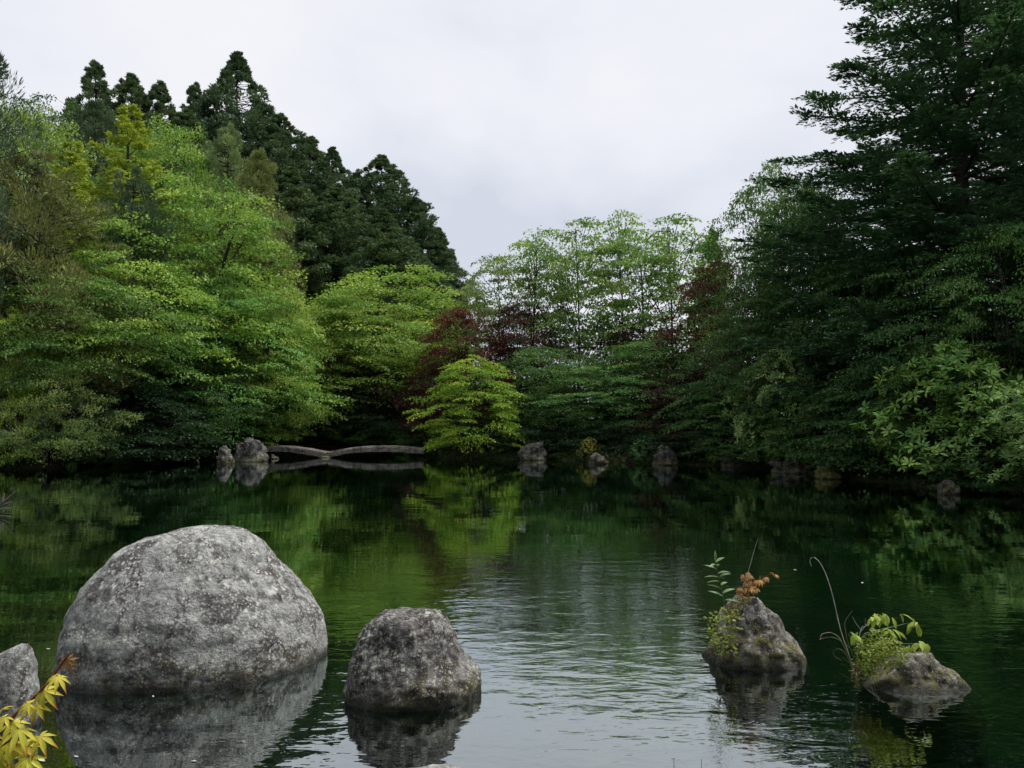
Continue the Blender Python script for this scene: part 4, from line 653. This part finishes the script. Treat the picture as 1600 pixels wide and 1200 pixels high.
# lance-leaved shoot on the pyramid rock
DP = 5.72
b0 = at(1133, 949, DP); t_ = thing('leafy_shoot', 'upright shoot with paired narrow green leaves on the pyramid rock', 'plant', b0 + Vector((0, 0, -.03)))
P_ = loc_path([(1135, 955), (1131, 938), (1128, 922), (1123, 902), (1119, 884), (1117.5, 877)], DP, Vector(t_.location), 16); stem(t_, P_, .0045, .002, M_STEM_GREEN)
for k in range(13):
    f = .22 + .76 * k / 12; q = P_[min(15, int(f * 15))]; sgn = -1 if k % 2 else 1; o = ob('leaf', LANCE_ME, t_, q); aim(o, (sgn * r1.uniform(.7, 1), r1.normal(0, .5), r1.uniform(-.1, .55) + .25 * f), (0, -.3, 1)); s = (1.75 - .5 * f) * r1.uniform(.85, 1.15); o.scale = (s,) * 3
o = ob('leaf', LANCE_ME, t_, P_[-1]); aim(o, (.05, -.1, 1), (0, -1, .2)); o.scale = (1.1,) * 3
# orange maple seedling
DS = 5.8; b0 = at(1160, 932, DS); t_ = thing('maple_seedling', 'orange-leaved maple seedling on top of the pyramid rock', 'plant', b0 + Vector((0, 0, -.03)))
MINI = [maple_leaf_mesh('orange_leaf', .034, M_MAPLE_ORANGE, 7, .7, s) for s in (1, 2)]
base = Vector(t_.location)
for tip in ((1208, 896), (1190, 906), (1148, 925), (1168, 898), (1180, 918)):
    P_ = loc_path([(1160, 936), (1162, 925), ((1160 + tip[0]) / 2, (915 + tip[1]) / 2 - 3), tip], DS, base, 9); P_ = spread(P_, DS, r1, r1.uniform(-.1, .1)); stem(t_, P_, .0028, .0012, M_STEM_RED, 'twig', 4)
    for k in range(12):
        q = P_[2 + int(r1.uniform(0, 6.99))] + r1.normal(0, .014, 3); o = ob('leaf', MINI[k % 2], t_, q); aim(o, (r1.normal(0, 1), r1.normal(-.4, .8), r1.normal(-.3, .3)), (r1.normal(0, .35), r1.normal(-.35, .3), 1)); o.scale = (r1.uniform(.85, 1.35),) * 3
# tall straw on the pyramid rock
b0 = at(1150, 945, 5.75); t_ = thing('grass_stalk', 'long thin straw leaning right above the pyramid rock', 'grass', b0 + Vector((0, 0, -.03)))
stem(t_, loc_path([(1150, 948), (1158, 925), (1166, 905), (1173, 880), (1179, 858), (1184, 842)], 5.75, Vector(t_.location)), .0032, .0012, M_TWIG_WHITE)
# creeper tangle on its left side
def tangle(name, label, cat, poly, D, n, size, color, dy=.12, stems=7, seed=1, mat=None, leafw=.6, stuff=False):
    rg = np.random.default_rng(seed); P2 = np.array(poly, float); lo, hi = P2.min(0), P2.max(0); pts = []
    while len(pts) < n:
        q = rg.uniform(lo, hi); ins = False
        for a, b_ in zip(P2, np.roll(P2, -1, 0)):
            if (a[1] > q[1]) != (b_[1] > q[1]) and q[0] < (b_[0] - a[0]) * (q[1] - a[1]) / (b_[1] - a[1]) + a[0]: ins = not ins
        if ins: pts.append(q)
    base = at((lo[0] + hi[0]) / 2, hi[1], D); t_ = thing(name, label, cat, base)
    W = np.array([tuple(at(x, y, D) - base) for x, y in pts]); W[:, 1] += rg.uniform(-dy, dy, n) - .3 * 0; cl = rg.normal(0, .3, (n, 3))
    A = np.stack([rg.normal(0, 1, n), rg.normal(-.5, .6, n), rg.normal(.1, .5, n)], -1); Nn = np.stack([rg.normal(0, .5, n), rg.normal(-.5, .4, n), np.ones(n)], -1); sz = size * rg.uniform(.6, 1.3, n)
    me = leaves(name, W, A, Nn, sz, sz * leafw, np.clip(rg.normal(.5, .25, n), 0, 1), mat or M_LEAF); ob('foliage', me, t_, color=color)
    tb = Tubes()
    for k in range(stems):
        e = W[rg.integers(n)]; tb.add(bez((e[0] * .3, dy * .3, .01), (e[0] * .8, e[1], e[2] * .6), e, 7), np.linspace(.003, .001, 7), 4)
    ob('stem', tb.mesh('stems', M_STEM_GREEN), t_); return t_
tangle('creeper', 'yellow-green creeper clothing the left side of the pyramid rock', 'plant', [(1102, 968), (1118, 962), (1135, 950), (1152, 948), (1150, 985), (1148, 1015), (1120, 1024), (1107, 1005)], 5.45, 250, .030, (.22, .28, .05), .09, 9, 3)
tangle('moss_tuft', 'brownish moss tuft on the shoulder of the pyramid rock', 'moss', [(1126, 962), (1142, 942), (1160, 930), (1170, 936), (1152, 962), (1138, 975)], 5.60, 420, .016, (.17, .15, .045), .06, 3, 4)
# wedge rock: grass tuft, stalk, twig sapling, moss cushion, fresh leaves
DW = 5.15
b0 = at(1337, 1058, DW); t_ = thing('grass_tuft', 'arching grass tuft with one tall hooked stalk at the wedge rock', 'grass', b0 + Vector((0, 0, -.12))); base = Vector(t_.location)
for pts, r_ in (([(1338, 1066), (1330, 1030), (1312, 985), (1306, 950), (1296, 910), (1286, 886), (1277, 873), (1269, 869), (1264, 876), (1268, 885)], .0035), ([(1336, 1066), (1322, 1020), (1308, 992), (1292, 984), (1276, 986), (1274, 994)], .003), ([(1336, 1066), (1324, 1022), (1314, 1000), (1298, 995), (1280, 1000)], .002),
    ([(1338, 1066), (1330, 1035), (1316, 1014), (1304, 1016), (1304, 1026), (1318, 1034)], .0028), ([(1339, 1066), (1334, 1030), (1322, 1000), (1316, 970), (1328, 952)], .0022), ([(1340, 1066), (1338, 1030), (1332, 1005), (1324, 990)], .0025), ([(1338, 1066), (1322, 1040), (1312, 1036)], .002),
    ([(1340, 1062), (1352, 1058), (1358, 1074), (1361, 1092)], .003), ([(1338, 1066), (1326, 1035), (1310, 1022)], .002), ([(1340, 1066), (1334, 1040), (1326, 1012), (1312, 1000)], .0025), ([(1336, 1066), (1310, 1050)], .0018), ([(1339, 1066), (1342, 1030), (1336, 1000), (1330, 990)], .002)):
    P_ = spread(loc_path(pts, DW, base, 22), DW, r1, r1.uniform(-.12, .05)); stem(t_, P_, r_ * .85, r_ * .45, M_TWIG_WHITE if r_ == .0035 else M_BLADE, 'blade', 4)
b0 = at(1339, 1052, DW); t_ = thing('twiggy_sapling', 'white-stemmed sapling with fresh green leaf sprays on the wedge rock', 'plant', b0 + Vector((0, 0, -.12))); base = Vector(t_.location)
FR = leaf_mesh('fresh_leaf', [(0, .001), (.012, .007), (.026, .010), (.04, .007), (.052, .0005)], M_FRESH, .4, .3, .052)
for pts, r_ in (([(1338, 1062), (1339, 1030), (1341, 1005), (1344, 985), (1348, 978)], .007), ([(1344, 988), (1354, 976), (1362, 968)], .004), ([(1345, 984), (1336, 972), (1332, 963)], .003), ([(1348, 980), (1360, 975), (1367, 971)], .003), ([(1352, 977), (1352, 965)], .002), ([(1341, 1000), (1352, 992), (1372, 985)], .003),
    ([(1350, 990), (1380, 982), (1402, 978), (1420, 973)], .003), ([(1341, 1012), (1370, 1004), (1410, 1006), (1440, 1006)], .003)):
    stem(t_, loc_path(pts, DW, base, 9), r_ * .6, r_ * .3, M_TWIG_WHITE, 'twig', 5)
for (x, y), n in (((1370, 962), 11), ((1383, 960), 8), ((1392, 984), 9), ((1430, 975), 9), ((1418, 962), 3), ((1432, 1008), 7), ((1445, 1004), 7), ((1334, 990), 4), ((1372, 985), 5)):
    c = at(x, y, DW) - base
    for k in range(n):
        o = ob('leaf', FR, t_, c + Vector(r1.normal(0, .02, 3) * np.array([1.3, 1, .35]))); aim(o, (r1.normal(.2, .8), r1.normal(-.5, .6), r1.normal(-.55, .3)), (r1.normal(0, .3), -.4, 1)); o.scale = (r1.uniform(1.0, 1.6),) * 3
tangle('moss_cushion', 'yellow-green moss cushion heaped on the left of the wedge rock', 'moss', [(1340, 1012), (1352, 1000), (1370, 996), (1392, 994), (1408, 1004), (1412, 1020), (1396, 1034), (1374, 1046), (1352, 1058), (1342, 1044)], 5.06, 1500, .021, (.22, .29, .045), .12, 4, 6, leafw=.6)
tangle('dry_fronds', 'withered brown fronds hanging at the left foot of the wedge rock', 'plant', [(1330, 1046), (1344, 1040), (1356, 1052), (1352, 1072), (1338, 1080), (1332, 1068)], 5.0, 110, .032, (.20, .16, .07), .05, 8, 8, leafw=.2)

# ------------------------------------------------------------------ yellow maple spray in the near left corner
DM = 2.0; root = Vector((-1.95, 1.25, gz(-1.95, 1.25))); t_ = thing('maple_sapling', 'yellow-green maple spray with red stem in the near left corner', 'plant', root)
YM = [maple_leaf_mesh('yellow_leaf', .050, M_MAPLE_YELLOW, 7, .75, s) for s in (3, 4, 5)]
A0 = at(-90, 1215, DM) - root
stem(t_, bez((0, 0, -.1), (-.02, .1, .45), tuple(A0), 12), .014, .008, M_STEM_RED, 'trunk', 7)
P1 = np.concatenate([[tuple(A0)], loc_path([(-30, 1165), (15, 1125), (45, 1098), (62, 1082), (82, 1058), (100, 1032), (107, 1024)], DM, root, 18)]); stem(t_, P1, .006, .0022, M_STEM_RED, 'branch')
P2 = np.concatenate([[tuple(A0)], loc_path([(-40, 1200), (0, 1165), (30, 1150), (40, 1148)], DM * .98, root, 10)]); stem(t_, P2, .005, .002, M_STEM_RED, 'branch')
LV = [(104, 1030, .55, (.3, -.3, -.9), .6), (86, 1056, .7, (-.9, -.4, -.25), .62), (90, 1058, .8, (1, -.35, -.45), .75), (68, 1079, .95, (.95, -.4, -.55), .95), (56, 1102, .8, (.85, -.2, -.75), .8), (46, 1100, .9, (-.9, -.5, -.3), .85),
      (20, 1128, .9, (.5, -.6, -.3), 1.0), (62, 1150, 1.0, (.7, -.6, -.5), .95), (44, 1185, 1.0, (.5, -.6, -.6), 1.0), (22, 1196, 1.0, (.1, -.6, -.7), 1.0), (8, 1120, .9, (-.5, -.6, -.2), .9), (30, 1140, 1.0, (.8, -.6, -.35), 1.1), (36, 1162, 1.0, (.35, -.6, -.7), 1.05), (12, 1160, 1.0, (-.2, -.8, -.5), 1.15), (-8, 1150, 1, (-.6, -.6, -.4), 1.0), (2, 1185, 1.0, (.25, -.6, -.75), 1.1), (-25, 1175, 1, (-.3, -.5, -.7), 1.0), (4, 1108, .6, (-.4, .5, .1), .6)]
for i, (x, y, k, ax_, s) in enumerate(LV):
    o = ob('leaf', MINI[0] if i == 0 else YM[i % 3], t_, at(x, y, DM * (1 - .01 * (i % 3))) - root); aim(o, ax_, (r1.normal(0, .25), -.55 + r1.normal(0, .15), 1)); o.scale = (s * (1.7 if i == 0 else 1),) * 3

# ------------------------------------------------------------------ drift twigs by the left shore, floating flecks, bottom-edge shoots
b0 = on_z(8, 800); t_ = thing('driftwood', 'bare grey driftwood twigs poking from the water at left edge', 'driftwood', b0)
for pts in ([(-14, 800), (0, 789), (12, 779), (25, 768)], [(4, 786), (5, 776), (7, 770)], [(-10, 800), (4, 796), (18, 794)], [(-6, 794), (8, 788), (19, 784)], [(-14, 803), (2, 801), (14, 802)]):
    P_ = loc_path(pts, b0.y, b0, 9); stem(t_, P_, .03, .01, M_BARKP, 'twig', 5)
for x, lab in ((1051, 'thin reddish shoot at the bottom edge, left of two'), (1094, 'thin reddish shoot at the bottom edge, right of two')):
    b0 = at(x, 1215, 3.4); g_ = on_z(x, 1215, 0);
    tb = Tubes(); top = at(x + 2, 1186, 3.4); bz = gz(top.x, 3.4); tb.add(bez((0, 0, bz - .05), (.01, 0, (bz + top.z) / 2), (top.x - b0.x, 0, top.z), 10), np.linspace(.004, .0012, 10), 5)
    ob('reed_shoot', tb.mesh('reed_shoot', M_STEM_RED), loc=(b0.x, 3.4, 0), label=lab, category='reed')
FL = leaf_mesh('fleck', [(0, .002), (.02, .011), (.045, .012), (.07, .004)], M_TWIG_WHITE, 0, .02, .07)
for i, (x, y, s, where) in enumerate([(60, 1186, .9, 'beside the yellow maple leaves, the largest there'), (122, 1184, .5, 'at bottom left, right of the yellow maple leaves'), (240, 1090, .5, 'at the front waterline of the largest boulder'), (308, 1190, .45, 'at the bottom edge below the largest boulder'), (72, 1014, .6, 'between the left-edge rock and the largest boulder'), (845, 1105, .4, 'on bright water right of the medium boulder'), (1240, 890, .8, 'right of the orange maple seedling'), (1348, 910, .9, 'above the wedge rock, right of the hooked stalk')]):
    w = on_z(x, y); o = ob('floating_leaf', FL, loc=(w.x, w.y, .004), label='small pale leaf fleck floating ' + where, category='leaf', group='leaf flecks afloat'); o.scale = (s,) * 3; o.rotation_euler = (0, 0, r1.uniform(0, 6.28))

# ------------------------------------------------------------------ undergrowth along the banks
n = 60000; rg = np.random.default_rng(9); X = rg.uniform(-40, 18, n * 6); Y = rg.uniform(16, 52, n * 6); d = shore_sd(X, Y); k = (d > -.1) & (d < 7) & (rg.uniform(0, 1, len(d)) < np.exp(-d / 2.5)); X, Y = X[k][:n], Y[k][:n]; Z = ground_z(X, Y); n = len(X)
clump = .5 + .5 * wob(X * 2.3, Y * 2.3); P = np.stack([X, Y, Z + rg.uniform(0, .35, n) * clump], -1); A = np.stack([rg.normal(0, .8, n), rg.normal(-.2, .8, n), rg.uniform(.0, 1.2, n)], -1); Nn = np.stack([rg.normal(0, .5, n), rg.normal(0, .5, n), np.ones(n)], -1); L_ = rg.uniform(.08, .22, n)
o = ob('undergrowth', leaves('undergrowth', P, A, Nn, L_, L_ * .45, np.clip(clump * .5 + rg.normal(.25, .2, n), 0, 1), M_LEAF), color=(.045, .085, .025), kind='stuff', label='low leafy undergrowth and grass along the pond banks', category='undergrowth')
